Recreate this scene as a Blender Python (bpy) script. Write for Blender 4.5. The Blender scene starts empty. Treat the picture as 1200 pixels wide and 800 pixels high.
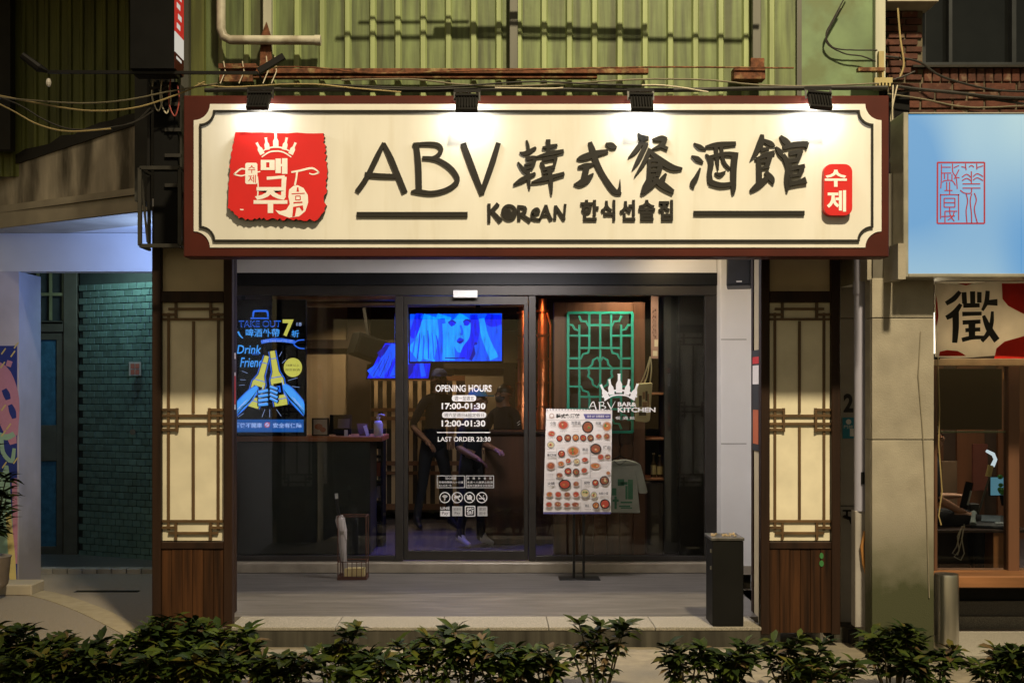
import bpy, bmesh, math, random
from mathutils import Vector, Matrix
from mathutils.geometry import tessellate_polygon
R = math.radians
random.seed(7)
sc = bpy.context.scene
COL = sc.collection

# ------------------------------------------------------------------ camera
cam_d = bpy.data.cameras.new('camera'); cam = bpy.data.objects.new('camera', cam_d); COL.objects.link(cam)
cam.location = (0, -8, 1.825); cam.rotation_euler = (R(90), 0, 0)
cam_d.sensor_width = 36; cam_d.lens = 39.6; cam_d.shift_x = 20/1200; cam_d.shift_y = 57/1200
cam_d.clip_end = 500; cam_d.clip_start = .05
sc.camera = cam
# ------------------------------------------------------------------ world, moon, exposure
SUN_EL, SUN_ROT = R(55), R(200)
w = bpy.data.worlds.new('World'); sc.world = w; w.use_nodes = True
nt = w.node_tree; bg = nt.nodes['Background']
sky = nt.nodes.new('ShaderNodeTexSky'); sky.sky_type = 'NISHITA'; sky.sun_disc = False
sky.sun_elevation = SUN_EL; sky.sun_rotation = SUN_ROT
# city glow: the clear sky tinted warm
tint = nt.nodes.new('ShaderNodeMix'); tint.data_type = 'RGBA'; tint.blend_type = 'MULTIPLY'; tint.inputs[0].default_value = 1
tint.inputs[7].default_value = (1, .70, .36, 1); nt.links.new(sky.outputs[0], tint.inputs[6])
nt.links.new(tint.outputs[2], bg.inputs[0]); bg.inputs[1].default_value = .07
sd = bpy.data.lights.new('moon', 'SUN'); sd.energy = .02; sd.angle = R(.5); sd.color = (1, .9, .78)
so = bpy.data.objects.new('moon', sd); COL.objects.link(so); so.rotation_euler = (R(35), 0, R(-20))
sc.view_settings.view_transform = 'Standard'; sc.view_settings.look = 'None'
sc.view_settings.exposure = 0; sc.view_settings.gamma = 1
sc.cycles.use_denoising = True
sc.cycles.max_bounces = 8; sc.cycles.transparent_max_bounces = 24
sc.cycles.sample_clamp_indirect = 4
def lamp(name, kind, loc, power, col, size=.1, size_y=None, aim=None, parent=None, spread=None, cone=None, blend=.5):
    d = bpy.data.lights.new(name, kind); d.energy = power; d.color = col
    if kind == 'AREA':
        d.size = size
        if size_y: d.shape = 'RECTANGLE'; d.size_y = size_y
        if spread: d.spread = spread
    else: d.shadow_soft_size = size
    if cone: d.spot_size = cone; d.spot_blend = blend
    o = bpy.data.objects.new(name, d); COL.objects.link(o)
    o.location = loc
    if parent: o.parent = parent; o.location = Vector(loc) - org[parent.name]
    if aim: o.rotation_euler = Vector(aim).to_track_quat('-Z', 'Y').to_euler()
    return o
org = {}
# street lamp standing over the hedge (out of the frame above): it casts the sign's shadow on the pillars
lamp('street_lamp_light', 'SPOT', (3.0, -9.8, 14), 14800, (1, .82, .52), size=.42, aim=(-2.15, 9.8, -12), cone=R(40), blend=1)

# ------------------------------------------------------------------ helpers
def s(Y): return 1320/(8+Y)
def X(px, Y): return (px-580)/s(Y)
def Z(py, Y): return 1.825+(457-py)/s(Y)
def P(px, py, Y): return Vector((X(px, Y), Y, Z(py, Y)))

_txt = {}
def text_geo(body, bold=0.0, ext=0.0):
    k = (body, bold, ext)
    if k not in _txt:
        c = bpy.data.curves.new('t', 'FONT'); c.body = body; c.resolution_u = 3; c.offset = bold; c.extrude = ext
        o = bpy.data.objects.new('t', c); COL.objects.link(o)
        dg = bpy.context.evaluated_depsgraph_get(); ev = o.evaluated_get(dg); m = ev.to_mesh()
        V = [tuple(v.co) for v in m.vertices]; F = [tuple(p.vertices) for p in m.polygons]
        ev.to_mesh_clear(); bpy.data.objects.remove(o); bpy.data.curves.remove(c)
        _txt[k] = (V, F)
    return _txt[k]

class MB:
    def __init__(self): self.V = []; self.F = []; self.M = []; self.m = 0; self.dy = 0
    def add(self, V, F, flip=False):
        n = len(self.V); self.V += [tuple(v) for v in V]
        for f in F:
            self.F.append(tuple(n+i for i in f)); self.M.append(self.m)
        return self
    def mat(self, i): self.m = i; return self
    def box(self, x0, x1, y0, y1, z0, z1):
        if x0 > x1: x0, x1 = x1, x0
        if y0 > y1: y0, y1 = y1, y0
        if z0 > z1: z0, z1 = z1, z0
        V = [(x0,y0,z0),(x1,y0,z0),(x1,y1,z0),(x0,y1,z0),(x0,y0,z1),(x1,y0,z1),(x1,y1,z1),(x0,y1,z1)]
        return self.add(V, [(3,2,1,0),(4,5,6,7),(0,1,5,4),(1,2,6,5),(2,3,7,6),(3,0,4,7)])
    def pbox(self, px0, px1, py0, py1, Y, d):      # a box whose front face covers a measured rectangle at depth Y
        return self.box(X(px0,Y), X(px1,Y), Y, Y+d, Z(py1,Y), Z(py0,Y))
    def obox(self, c, hx, hy, hz, M3):
        c = Vector(c); V = []
        for z in (-1,1):
            for x, y in ((-1,-1),(1,-1),(1,1),(-1,1)): V.append(c + M3 @ Vector((x*hx, y*hy, z*hz)))
        return self.add(V, [(3,2,1,0),(4,5,6,7),(0,1,5,4),(1,2,6,5),(2,3,7,6),(3,0,4,7)])
    def bar(self, p, q, w, h=None, up=(0,-1,0)):
        p = Vector(p); q = Vector(q); h = h or w; d = (q-p); L = d.length; d.normalize()
        u = Vector(up); 
        if abs(d.dot(u)) > .95: u = Vector((1,0,0))
        a = d.cross(u).normalized(); b = a.cross(d).normalized()
        V = []
        for t in (p, q):
            for i, j in ((-1,-1),(1,-1),(1,1),(-1,1)): V.append(t + a*i*w/2 + b*j*h/2)
        return self.add(V, [(3,2,1,0),(4,5,6,7),(0,1,5,4),(1,2,6,5),(2,3,7,6),(3,0,4,7)])
    def tube(self, pts, r, n=8):
        pts = [Vector(p) for p in pts]; k = len(pts)
        rs = r if isinstance(r, (list, tuple)) else [r]*k
        V = []; a = None
        for i, p in enumerate(pts):
            d = (pts[min(i+1,k-1)] - pts[max(i-1,0)]).normalized()
            if a is None:
                u = Vector((0,0,1)) if abs(d.z) < .9 else Vector((1,0,0))
                a = d.cross(u).normalized()
            a = (a - d*a.dot(d)).normalized(); b = d.cross(a)
            for j in range(n):
                t = 2*math.pi*j/n; V.append(p + (a*math.cos(t)+b*math.sin(t))*rs[i])
        F = []
        for i in range(k-1):
            for j in range(n):
                F.append((i*n+j, i*n+(j+1)%n, (i+1)*n+(j+1)%n, (i+1)*n+j))
        F.append(tuple(range(n))[::-1]); F.append(tuple((k-1)*n+j for j in range(n)))
        return self.add(V, F)
    def lathe(self, prof, cx, cy, n=24):
        V = []; k = len(prof)
        for r, z in prof:
            for j in range(n):
                t = 2*math.pi*j/n; V.append((cx+r*math.cos(t), cy+r*math.sin(t), z))
        F = []
        for i in range(k-1):
            for j in range(n): F.append((i*n+j, i*n+(j+1)%n, (i+1)*n+(j+1)%n, (i+1)*n+j))
        F.append(tuple(range(n))[::-1]); F.append(tuple((k-1)*n+j for j in range(n)))
        return self.add(V, F)
    def ell(self, c, r, nu=12, nv=8, z0=-1.0):
        V = []; F = []
        for i in range(nv+1):
            ph = -math.pi/2 + math.pi*i/nv
            if math.sin(ph) < z0: ph = math.asin(z0)
            for j in range(nu):
                t = 2*math.pi*j/nu
                V.append((c[0]+r[0]*math.cos(ph)*math.cos(t), c[1]+r[1]*math.cos(ph)*math.sin(t), c[2]+r[2]*math.sin(ph)))
        for i in range(nv):
            for j in range(nu): F.append((i*nu+j, i*nu+(j+1)%nu, (i+1)*nu+(j+1)%nu, (i+1)*nu+j))
        return self.add(V, F)
    def prism(self, poly, y0, y1):                 # polygon in XZ, front at y0
        n = len(poly)
        area = sum(poly[i][0]*poly[(i+1)%n][1]-poly[(i+1)%n][0]*poly[i][1] for i in range(n))
        if area < 0: poly = poly[::-1]
        tri = tessellate_polygon([[Vector((x,z,0)) for x, z in poly]])
        F = []
        for t in tri:
            a, b, c = t
            ar = (poly[b][0]-poly[a][0])*(poly[c][1]-poly[a][1])-(poly[c][0]-poly[a][0])*(poly[b][1]-poly[a][1])
            if abs(ar) < 1e-12: continue
            if ar < 0: a, c = c, a
            F.append((a,b,c))
            if y1 != y0: F.append((n+c,n+b,n+a))
        V = [(x,y0,z) for x, z in poly]
        if y1 != y0:
            V += [(x,y1,z) for x, z in poly]
            for i in range(n):
                j = (i+1)%n; F.append((j,i,n+i,n+j))
        return self.add(V, F)
    def prism_xy(self, poly, z0, z1):
        n = len(poly)
        area = sum(poly[i][0]*poly[(i+1)%n][1]-poly[(i+1)%n][0]*poly[i][1] for i in range(n))
        if area < 0: poly = poly[::-1]
        V = [(x,y,z0) for x, y in poly]+[(x,y,z1) for x, y in poly]; F = []
        for t in tessellate_polygon([[Vector((x,y,0)) for x, y in poly]]):
            a, b, c = t
            ar = (poly[b][0]-poly[a][0])*(poly[c][1]-poly[a][1])-(poly[c][0]-poly[a][0])*(poly[b][1]-poly[a][1])
            if ar < 0: a, c = c, a
            F.append((n+a,n+b,n+c)); F.append((c,b,a))
        for i in range(n):
            j = (i+1)%n; F.append((i,j,n+j,n+i))
        return self.add(V, F)
    def stroke(self, pts, y0, y1, smooth=True):    # (x, z, width) brush stroke in the XZ plane
        if smooth and len(pts) > 2:
            q = []
            for i in range(len(pts)-1):
                p0 = pts[max(i-1,0)]; p1 = pts[i]; p2 = pts[i+1]; p3 = pts[min(i+2,len(pts)-1)]
                for t in (0, .25, .5, .75):
                    q.append(tuple(.5*((2*p1[k])+(-p0[k]+p2[k])*t+(2*p0[k]-5*p1[k]+4*p2[k]-p3[k])*t*t+(-p0[k]+3*p1[k]-3*p2[k]+p3[k])*t**3) for k in range(3)))
            q.append(tuple(pts[-1])); pts = q
        L = []; Rr = []; n = len(pts)
        for i, (x, z, wd) in enumerate(pts):
            a = pts[max(i-1,0)]; b = pts[min(i+1,n-1)]
            dx, dz = b[0]-a[0], b[1]-a[1]; l = math.hypot(dx, dz) or 1
            nx, nz = -dz/l, dx/l; wd = max(wd, .0004)
            L.append((x+nx*wd/2, z+nz*wd/2)); Rr.append((x-nx*wd/2, z-nz*wd/2))
        V = [(x,y0,z) for x, z in L+Rr]; F = []
        for i in range(n-1): F.append((i, n+i, n+i+1, i+1))
        if y1 != y0:
            m = 2*n; V += [(x,y1,z) for x, z in L+Rr]
            for i in range(n-1):
                F += [(m+i+1,m+n+i+1,m+n+i,m+i),(i,i+1,m+i+1,m+i),(n+i+1,n+i,m+n+i,m+n+i+1)]
            F += [(0,m,m+n,n),(n-1,2*n-1,m+2*n-1,m+n-1)]
        return self.add(V, F)
    def disc(self, x, z, rx, rz, y0, y1=None, n=14):
        return self.prism([(x+rx*math.cos(2*math.pi*i/n), z+rz*math.sin(2*math.pi*i/n)) for i in range(n)], y0, y0 if y1 is None else y1)
    def ring(self, x, z, r, wd, y0, y1=None, n=18):
        return self.stroke([(x+r*math.cos(2*math.pi*i/n), z+r*math.sin(2*math.pi*i/n), wd) for i in range(n+1)], y0, y0 if y1 is None else y1, False)
    def rrect(self, x0, x1, z0, z1, rad, y0, y1, n=5):
        poly = []
        for cx, cz, a in ((x1-rad,z1-rad,0),(x0+rad,z1-rad,90),(x0+rad,z0+rad,180),(x1-rad,z0+rad,270)):
            for i in range(n+1):
                t = R(a+90*i/n); poly.append((cx+rad*math.cos(t), cz+rad*math.sin(t)))
        return self.prism(poly, y0, y1)
    def text(self, body, px0, px1, py0, py1, Y, ext=0.0, bold=0.0, shear=0.0, geo=None):
        """lettering fitted to the rectangle px0..px1, py0..py1 at depth Y (faces -Y)"""
        x0, x1, z0, z1 = X(px0,Y), X(px1,Y), Z(py1,Y), Z(py0,Y)
        return self.textm(body, x0, x1, z0, z1, Y, ext, bold, shear)
    def textm(self, body, x0, x1, z0, z1, Y, ext=0.0, bold=0.0, shear=0.0):
        V, F = text_geo(body, bold, .5 if ext else 0)
        ax, bx = min(v[0] for v in V), max(v[0] for v in V); az, bz = min(v[1] for v in V), max(v[1] for v in V)
        sx = (x1-x0)/(bx-ax); sz = (z1-z0)/(bz-az)
        W = [(x0+(v[0]-ax)*sx+shear*(v[1]-az)*sz, Y-(v[2]+.5)*ext if ext else Y, z0+(v[1]-az)*sz) for v in V]
        return self.add(W, F)
    def xform(self, M4):
        self.V = [tuple(M4 @ Vector(v)) for v in self.V]; return self
    def mesh(self, name, mats, origin=(0,0,0), bevel=0, smooth=False):
        me = bpy.data.meshes.new(name); o = Vector(origin)
        me.from_pydata([tuple(Vector(v)-o) for v in self.V], [], self.F)
        for m in (mats if isinstance(mats, (list,tuple)) else [mats]): me.materials.append(m)
        me.polygons.foreach_set('material_index', self.M)
        if bevel:
            bm = bmesh.new(); bm.from_mesh(me)
            es = [e for e in bm.edges if len(e.link_faces) == 2 and e.calc_face_angle(0) > .6]
            bmesh.ops.bevel(bm, geom=es, offset=bevel, segments=1, affect='EDGES', clamp_overlap=True)
            bm.to_mesh(me); bm.free()
        if smooth:
            me.polygons.foreach_set('use_smooth', [True]*len(me.polygons)); me.set_sharp_from_angle(angle=R(40))
        me.update(); return me
    def build(self, name, mats, parent=None, bevel=0, smooth=False, origin=None):
        if parent is not None: o3 = org[parent.name]
        elif origin is not None: o3 = Vector(origin)
        else:
            lo = [min(v[k] for v in self.V) for k in range(3)]; hi = [max(v[k] for v in self.V) for k in range(3)]
            o3 = Vector(((lo[0]+hi[0])/2, (lo[1]+hi[1])/2, lo[2]))
        me = self.mesh(name, mats, o3, bevel, smooth)
        o = bpy.data.objects.new(name, me); COL.objects.link(o)
        if parent is not None: o.parent = parent
        else: o.location = o3
        org[o.name] = o3
        return o
def thing(name, label, cat, loc, group=None):
    o = bpy.data.objects.new(name, None); COL.objects.link(o); o.location = loc; o.empty_display_size = .1
    org[o.name] = Vector(loc)
    return tag(o, label, cat, group)
def tag(o, label=None, cat=None, group=None, kind=None):
    if label: o['label'] = label
    if cat: o['category'] = cat
    if group: o['group'] = group
    if kind: o['kind'] = kind
    return o
def struct(o): o['kind'] = 'structure'; return o
def piece(name, me, loc, parent, rot=None, scale=None):
    o = bpy.data.objects.new(name, me); COL.objects.link(o); o.parent = parent; o.location = Vector(loc)-org[parent.name]
    if rot: o.rotation_euler = rot
    if scale: o.scale = scale
    org[o.name] = Vector(loc); return o
def copy_tree(o, parent=None):
    c = o.copy(); COL.objects.link(c)
    if parent: c.parent = parent
    for ch in list(o.children): copy_tree(ch, c)
    return c

# ------------------------------------------------------------------ materials
def mat(name, col, rough=.6, metal=0, var=.18, vs=6, bump=0, bs=80, col2=None, c2s=2.5, c2t=(.5,.62), streak=False,
        spec=.5, objrand=0, low=None, stretch=None, coat=0):
    m = bpy.data.materials.new(name); m.use_nodes = True; N = m.node_tree.nodes; L = m.node_tree.links
    b = N['Principled BSDF']; b.inputs['Roughness'].default_value = rough; b.inputs['Metallic'].default_value = metal
    b.inputs['Specular IOR Level'].default_value = spec
    if coat: b.inputs['Coat Weight'].default_value = coat
    tc = N.new('ShaderNodeTexCoord'); oi = N.new('ShaderNodeObjectInfo')
    ad = N.new('ShaderNodeVectorMath'); ad.operation = 'MULTIPLY_ADD'
    L.new(oi.outputs['Random'], ad.inputs[0]); ad.inputs[1].default_value = (17,13,11)
    L.new(tc.outputs['Object'], ad.inputs[2]); vec = ad.outputs[0]
    if streak or stretch:
        mp = N.new('ShaderNodeMapping'); mp.inputs['Scale'].default_value = stretch or (1,1,.07); L.new(vec, mp.inputs['Vector']); sv = mp.outputs[0]
    else: sv = vec
    def noise(v, sc_, det=5):
        n = N.new('ShaderNodeTexNoise'); n.inputs['Scale'].default_value = sc_; n.inputs['Detail'].default_value = det; L.new(v, n.inputs['Vector']); return n.outputs['Fac']
    n1 = noise(sv, vs)
    cr = N.new('ShaderNodeValToRGB'); e = cr.color_ramp.elements
    e[0].position = .3; e[1].position = .7
    e[0].color = tuple(c*(1-var) for c in col)+(1,); e[1].color = tuple(min(c*(1+var),1) for c in col)+(1,)
    L.new(n1, cr.inputs[0]); out = cr.outputs[0]
    def mix(a, facsock, colb):
        mx = N.new('ShaderNodeMix'); mx.data_type = 'RGBA'; L.new(facsock, mx.inputs[0]); L.new(a, mx.inputs[6]); mx.inputs[7].default_value = tuple(colb)+(1,); return mx.outputs[2]
    def ramp(a, t):
        r_ = N.new('ShaderNodeMapRange'); r_.inputs[1].default_value = t[0]; r_.inputs[2].default_value = t[1]; L.new(a, r_.inputs[0]); return r_.outputs[0]
    if col2: out = mix(out, ramp(noise(sv, c2s, 7), c2t), col2)
    if low:                      # a stain rising from the foot: (colour, height, spread)
        sx = N.new('ShaderNodeSeparateXYZ'); ge = N.new('ShaderNodeNewGeometry'); L.new(ge.outputs['Position'], sx.inputs[0])
        nn = noise(vec, 5, 6); ma = N.new('ShaderNodeMath'); ma.operation = 'MULTIPLY_ADD'; L.new(nn, ma.inputs[0]); ma.inputs[1].default_value = -low[2]; L.new(sx.outputs[2], ma.inputs[2])
        f = N.new('ShaderNodeMapRange'); f.inputs[1].default_value = low[1]; f.inputs[2].default_value = low[1]-low[2]; L.new(ma.outputs[0], f.inputs[0])
        out = mix(out, f.outputs[0], low[0])
    if objrand:
        hv = N.new('ShaderNodeHueSaturation'); mr = N.new('ShaderNodeMapRange'); mr.inputs[3].default_value = 1-objrand; mr.inputs[4].default_value = 1+objrand
        L.new(oi.outputs['Random'], mr.inputs[0]); L.new(mr.outputs[0], hv.inputs['Value']); L.new(out, hv.inputs['Color']); out = hv.outputs[0]
    L.new(out, b.inputs['Base Color'])
    if bump:
        bp = N.new('ShaderNodeBump'); bp.inputs['Strength'].default_value = bump; bp.inputs['Distance'].default_value = .01
        L.new(noise(sv if stretch else vec, bs, 4), bp.inputs['Height']); L.new(bp.outputs[0], b.inputs['Normal'])
    return m
def emis(name, col, st=1.0):
    m = bpy.data.materials.new(name); m.use_nodes = True; N = m.node_tree.nodes; b = N['Principled BSDF']
    b.inputs['Base Color'].default_value = (.02,.02,.02,1); b.inputs['Roughness'].default_value = .3
    b.inputs['Emission Color'].default_value = tuple(col)+(1,); b.inputs['Emission Strength'].default_value = st; return m
def flat(name, col, rough=.7): return mat(name, col, rough, var=.04, vs=30)
def glassmat(name, tint=(.93,.95,.945), ior=1.42, rough=0.0):
    m = bpy.data.materials.new(name); m.use_nodes = True; N = m.node_tree.nodes; L = m.node_tree.links
    N.remove(N['Principled BSDF']); out = N['Material Output']
    t = N.new('ShaderNodeBsdfTransparent'); t.inputs[0].default_value = tuple(tint)+(1,)
    g = N.new('ShaderNodeBsdfGlossy'); g.inputs['Roughness'].default_value = rough; fr = N.new('ShaderNodeFresnel'); fr.inputs[0].default_value = ior
    mx = N.new('ShaderNodeMixShader'); L.new(fr.outputs[0], mx.inputs[0]); L.new(t.outputs[0], mx.inputs[1]); L.new(g.outputs[0], mx.inputs[2]); L.new(mx.outputs[0], out.inputs[0])
    return m

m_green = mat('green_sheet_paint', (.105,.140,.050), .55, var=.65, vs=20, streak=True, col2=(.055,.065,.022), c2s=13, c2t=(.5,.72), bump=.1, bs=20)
m_rib_highlight = mat('green_rib_highlight', (.27,.33,.14), .5, var=.25, vs=14, streak=True)
m_green2 = mat('green_panel_paint', (.13,.20,.095), .55, var=.4, vs=3, col2=(.11,.15,.06), c2s=4)
m_greend = mat('dark_green_sheet', (.14,.155,.035), .6, var=.45, vs=14, streak=True)
m_rust = mat('rust', (.125,.046,.02), .9, var=.6, vs=25, bump=.5, bs=60, col2=(.30,.22,.10), c2s=12, c2t=(.55,.7))
m_steel_d = mat('weathered_steel', (.10,.10,.085), .55, .4, var=.3, streak=True, col2=(.20,.08,.03), c2s=4, c2t=(.6,.7))
m_pale_post = mat('pale_painted_steel', (.44,.45,.36), .5, var=.2, streak=True, vs=10, col2=(.28,.13,.04), c2s=5, c2t=(.6,.72))
m_pvc = mat('old_pvc', (.52,.50,.40), .45, var=.15, col2=(.3,.27,.2), c2s=5)
m_black = mat('black_metal', (.010,.0095,.009), .45, .2, var=.2, spec=.3)
m_blackm = mat('black_matte', (.007,.007,.007), .8, spec=.15)
m_frame_iron = mat('dark_iron', (.05,.047,.04), .5, .5, var=.3)
m_cable = mat('cable_black', (.018,.016,.013), .6)
m_cable_y = mat('cable_tan', (.35,.27,.12), .6)
m_cable_w = mat('cable_white', (.55,.5,.38), .6)
m_signred = mat('sign_frame_red', (.060,.0085,.004), .55, spec=.25, var=.2, vs=4)
m_signwhite = mat('sign_white', (.70,.688,.64), .6, var=.05, vs=5, spec=.2, stretch=(1,1,.12), col2=(.60,.57,.49), c2s=9, c2t=(.58,.85))
m_letter = mat('letter_dark', (.017,.0155,.013), .5, spec=.3, var=.1, vs=10)
m_red = mat('emblem_red', (.62,.012,.012), .45, var=.05)
m_embwhite = flat('emblem_white', (.85,.82,.78), .5)
m_emblemedge = mat('burnt_edge', (.05,.012,.008), .7)
m_wood = mat('dark_stained_wood', (.022,.0095,.0045), .6, spec=.25, var=.45, vs=12, streak=True, bump=.15, bs=40)
m_plank = mat('plank_wood', (.040,.0155,.005), .7, spec=.2, var=.75, vs=26, streak=True, bump=.25, bs=60, objrand=.3, stretch=(1,1,.05))
m_lattice = mat('lattice_wood', (.095,.052,.019), .55, var=.35, streak=True)
m_cream = mat('cream_panel', (.70,.645,.49), .6, var=.10, vs=5, col2=(.52,.46,.33), c2s=2, c2t=(.55,.85))
m_column = mat('column_paint', (.50,.42,.27), .7, var=.1, vs=4)
m_colbeige = mat('beige_render', (.46,.36,.22), .75, var=.12, vs=6, col2=(.3,.23,.13), c2s=3)
m_concrete = mat('stone_cladding', (.315,.285,.225), .75, var=.16, vs=5, bump=.25, bs=110, col2=(.23,.2,.15), c2s=2.2, c2t=(.52,.8), low=((.05,.055,.022), .72, .55), objrand=.06)
m_joint = mat('joint', (.12,.11,.09), .9)
m_fascia = mat('weathered_concrete', (.47,.41,.32), .9, var=.4, vs=6, streak=True, stretch=(1,1,.25), bump=.6, bs=30, col2=(.10,.085,.06), c2s=4, c2t=(.45,.65))
m_fascia2 = mat('grey_band_render', (.40,.35,.27), .85, var=.15, vs=4, bump=.1, bs=60)
m_white = mat('white_render', (.72,.72,.74), .75, var=.04, vs=3)
m_whitetile = mat('white_wall_panel', (.74,.73,.72), .35, var=.03, vs=3)
m_tar = mat('tar', (.02,.018,.014), .8, bump=.4)
m_tile = mat('teal_tile', (.085,.15,.13), .3, var=.25, vs=9, objrand=.16)
m_grout = mat('grout', (.025,.035,.03), .9)
m_doorframe = mat('door_steel', (.11,.10,.07), .5, var=.2)
m_pave = mat('pavement', (.225,.195,.14), .85, var=.22, vs=10, bump=.3, bs=220, col2=(.14,.13,.11), c2s=1.5, c2t=(.45,.7))
m_pave_l = mat('exposed_pebble', (.27,.235,.195), .9, var=.4, vs=160, bump=.5, bs=180)
m_strip = mat('smooth_strip', (.34,.29,.2), .8, var=.12, vs=12)
m_asphalt = mat('asphalt', (.05,.05,.05), .9, bump=.3, bs=200)
m_floor = mat('grey_floor_tile', (.128,.118,.108), .36, var=.3, vs=5, bump=.12, bs=160, stretch=(.5,5,1), col2=(.085,.08,.072), c2s=3.5, c2t=(.48,.72))
m_edge = mat('terrazzo_edge', (.235,.215,.175), .8, var=.45, vs=110, bump=.35, bs=160)
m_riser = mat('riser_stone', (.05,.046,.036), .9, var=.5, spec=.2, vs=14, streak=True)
m_sill = mat('sill_stone', (.30,.26,.2), .35, .1, var=.25, vs=5)
m_alu = mat('bronze_aluminium', (.04,.036,.033), .45, .5, var=.15)
m_alu2 = mat('header_aluminium', (.008,.009,.011), .5, .1, var=.2, spec=.25)
m_glass = glassmat('shop_glass')
m_decal = flat('white_decal', (.78,.77,.76), .6)
m_decal_t = flat('decal_dim', (.5,.5,.48), .6)
m_redp = flat('red_print', (.6,.02,.02))
m_blackp = flat('black_print', (.02,.02,.02))
m_paper = flat('paper', (.78,.73,.70))
m_leaf = None

# ================================================================== SETTING
g = MB().box(-40, 40, -40, 40, -.4, 0); struct(g.build('pavement', m_pave))
g = MB().box(-40, 40, -40, -2.6, -.3, .004); struct(g.build('road', m_asphalt))
k = MB()
for i in range(20): k.box(-10+i*1.0+.004, -9+i*1.0-.004, -2.6, -2.42, -.1, .12)
struct(k.build('kerb', m_strip, bevel=.012))
# exposed-pebble paving of the left passage
g = MB().prism_xy([(-7,-.75),(-2.45,-.75),(-2.45,3.2),(-7,3.2)], -.05, .004); struct(g.build('pebble_paving', m_pave_l))
a0, a1 = (X(35,2.15), 2.15), (X(172,.25), .25)
st = MB(); n = 10
L_ = []; R_ = []
for i in range(n+1):
    t = i/n; x = a0[0]+(a1[0]-a0[0])*t; y = a0[1]+(a1[1]-a0[1])*(t**1.25)
    L_.append((x-.06, y-.09)); R_.append((x+.05, y+.10))
st.prism_xy(L_+R_[::-1], -.03, .009); struct(st.build('paving_strip', m_strip))
# raised back floor of the passage with a row of edging tiles
bf = MB().box(-7, -2.45, 3.3, 6, -.05, .05); bfo = struct(bf.build('passage_floor', m_floor))
et = MB().box(-.07, .07, -.06, .06, 0, .056).mesh('edging_tile', mat('edging_tile', (.33,.31,.27), .6, objrand=.15), bevel=.005)
for i in range(16): piece('edging_tile', et, (-5.2+i*.147, 3.235, .0), bfo, rot=(0,0,random.uniform(-.02,.02)))
dr = MB().box(X(88,2.2), X(163,2.2), 2.16, 2.24, -.02, .006); dr.mat(1)
for i in range(26):
    x = X(88,2.2)+.01+i*.022; dr.box(x, x+.008, 2.165, 2.235, .0055, .0105)
tag(dr.build('drain_grate', [m_blackm, m_frame_iron]), 'narrow dark drain grating in the pebble paving of the left passage', 'drain')

# ------------------------------------------------------------------ shop platform
PX0, PX1 = X(268,0), X(893,0)
pf = MB().box(-2.46, 2.05, .391, 2.38, -.02, .14).box(-2.46, 2.05, .09, .39, -.02, .1); plat = struct(pf.build('shop_platform', m_floor))
em = [MB().box(PX0+i*(PX1-PX0)/5+.002, PX0+(i+1)*(PX1-PX0)/5-.002, 0, .389, .118, .143) for i in range(5)]
for e_ in em: e_.build('edge_slab', m_edge, plat, bevel=.004)
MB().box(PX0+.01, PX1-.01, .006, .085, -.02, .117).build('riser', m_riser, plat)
MB().box(-2.46, 2.05, 2.38, 2.62, .14, .232).build('sill', m_sill, plat, bevel=.006)

# ------------------------------------------------------------------ upper building (the storey above is out of frame)
up = thing('upper_facade', 'building facade above the white signboard clad in green metal sheet', 'building', (0,.5,3))
def corrug(px0, px1, Y, pitch, mat_, name, parent, off=0, rib=.026, z0=3.2, z1=5.25, rw=.016):
    x0, x1 = X(px0,Y), X(px1,Y); p = pitch/s(Y)
    pts = [(x0, Y)]; x = x0+off/s(Y)
    while x+.06 < x1:
        if x > x0+.01:
            pts += [(x-.012-rw,Y),(x-rw,Y-rib),(x+rw,Y-rib),(x+.012+rw,Y)]
        x += p
    pts.append((x1,Y)); poly = pts+[(x1,Y+.012),(x0,Y+.012)]
    # drop duplicates out of order
    out = [poly[0]]
    for q in poly[1:]:
        if math.hypot(q[0]-out[-1][0], q[1]-out[-1][1]) > 1e-5: out.append(q)
    mb = MB().prism_xy(out, z0, z1); ms_ = [mat_]
    if mat_ is m_green:                      # highlight painted on the rib crests with a paler colour than the valleys
        ms_ = [mat_, m_rib_highlight]
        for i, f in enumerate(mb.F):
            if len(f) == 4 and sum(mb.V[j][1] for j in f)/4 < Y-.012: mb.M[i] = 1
    return mb.build(name, ms_, parent)
YG = .16
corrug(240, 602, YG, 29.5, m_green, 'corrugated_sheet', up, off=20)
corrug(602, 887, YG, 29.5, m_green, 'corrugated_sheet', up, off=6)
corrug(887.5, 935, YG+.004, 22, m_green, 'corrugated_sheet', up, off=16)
MB().pbox(939, 1030, -80, 140, YG, .02).build('flat_panel', m_green2, up)
MB().pbox(934, 939.5, -80, 140, YG-.03, .06).build('joint_strip', m_steel_d, up)
for (a, b, mm) in ((308,318,m_pale_post),(597,607,m_steel_d),(882,892,m_steel_d)):
    MB().pbox(a, b, -90, 86, .08, .06).build('post', mm, up, bevel=.004)
MB().pbox(224, 239, -90, 130, .1, .1).build('corner_post', m_greend, up)
MB().pbox(206, 223, -90, 130, .14, .06).build('corner_post', m_green, up)
MB().pbox(212, 221, -90, 130, .02, .06).build('conduit', m_steel_d, up)
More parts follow.
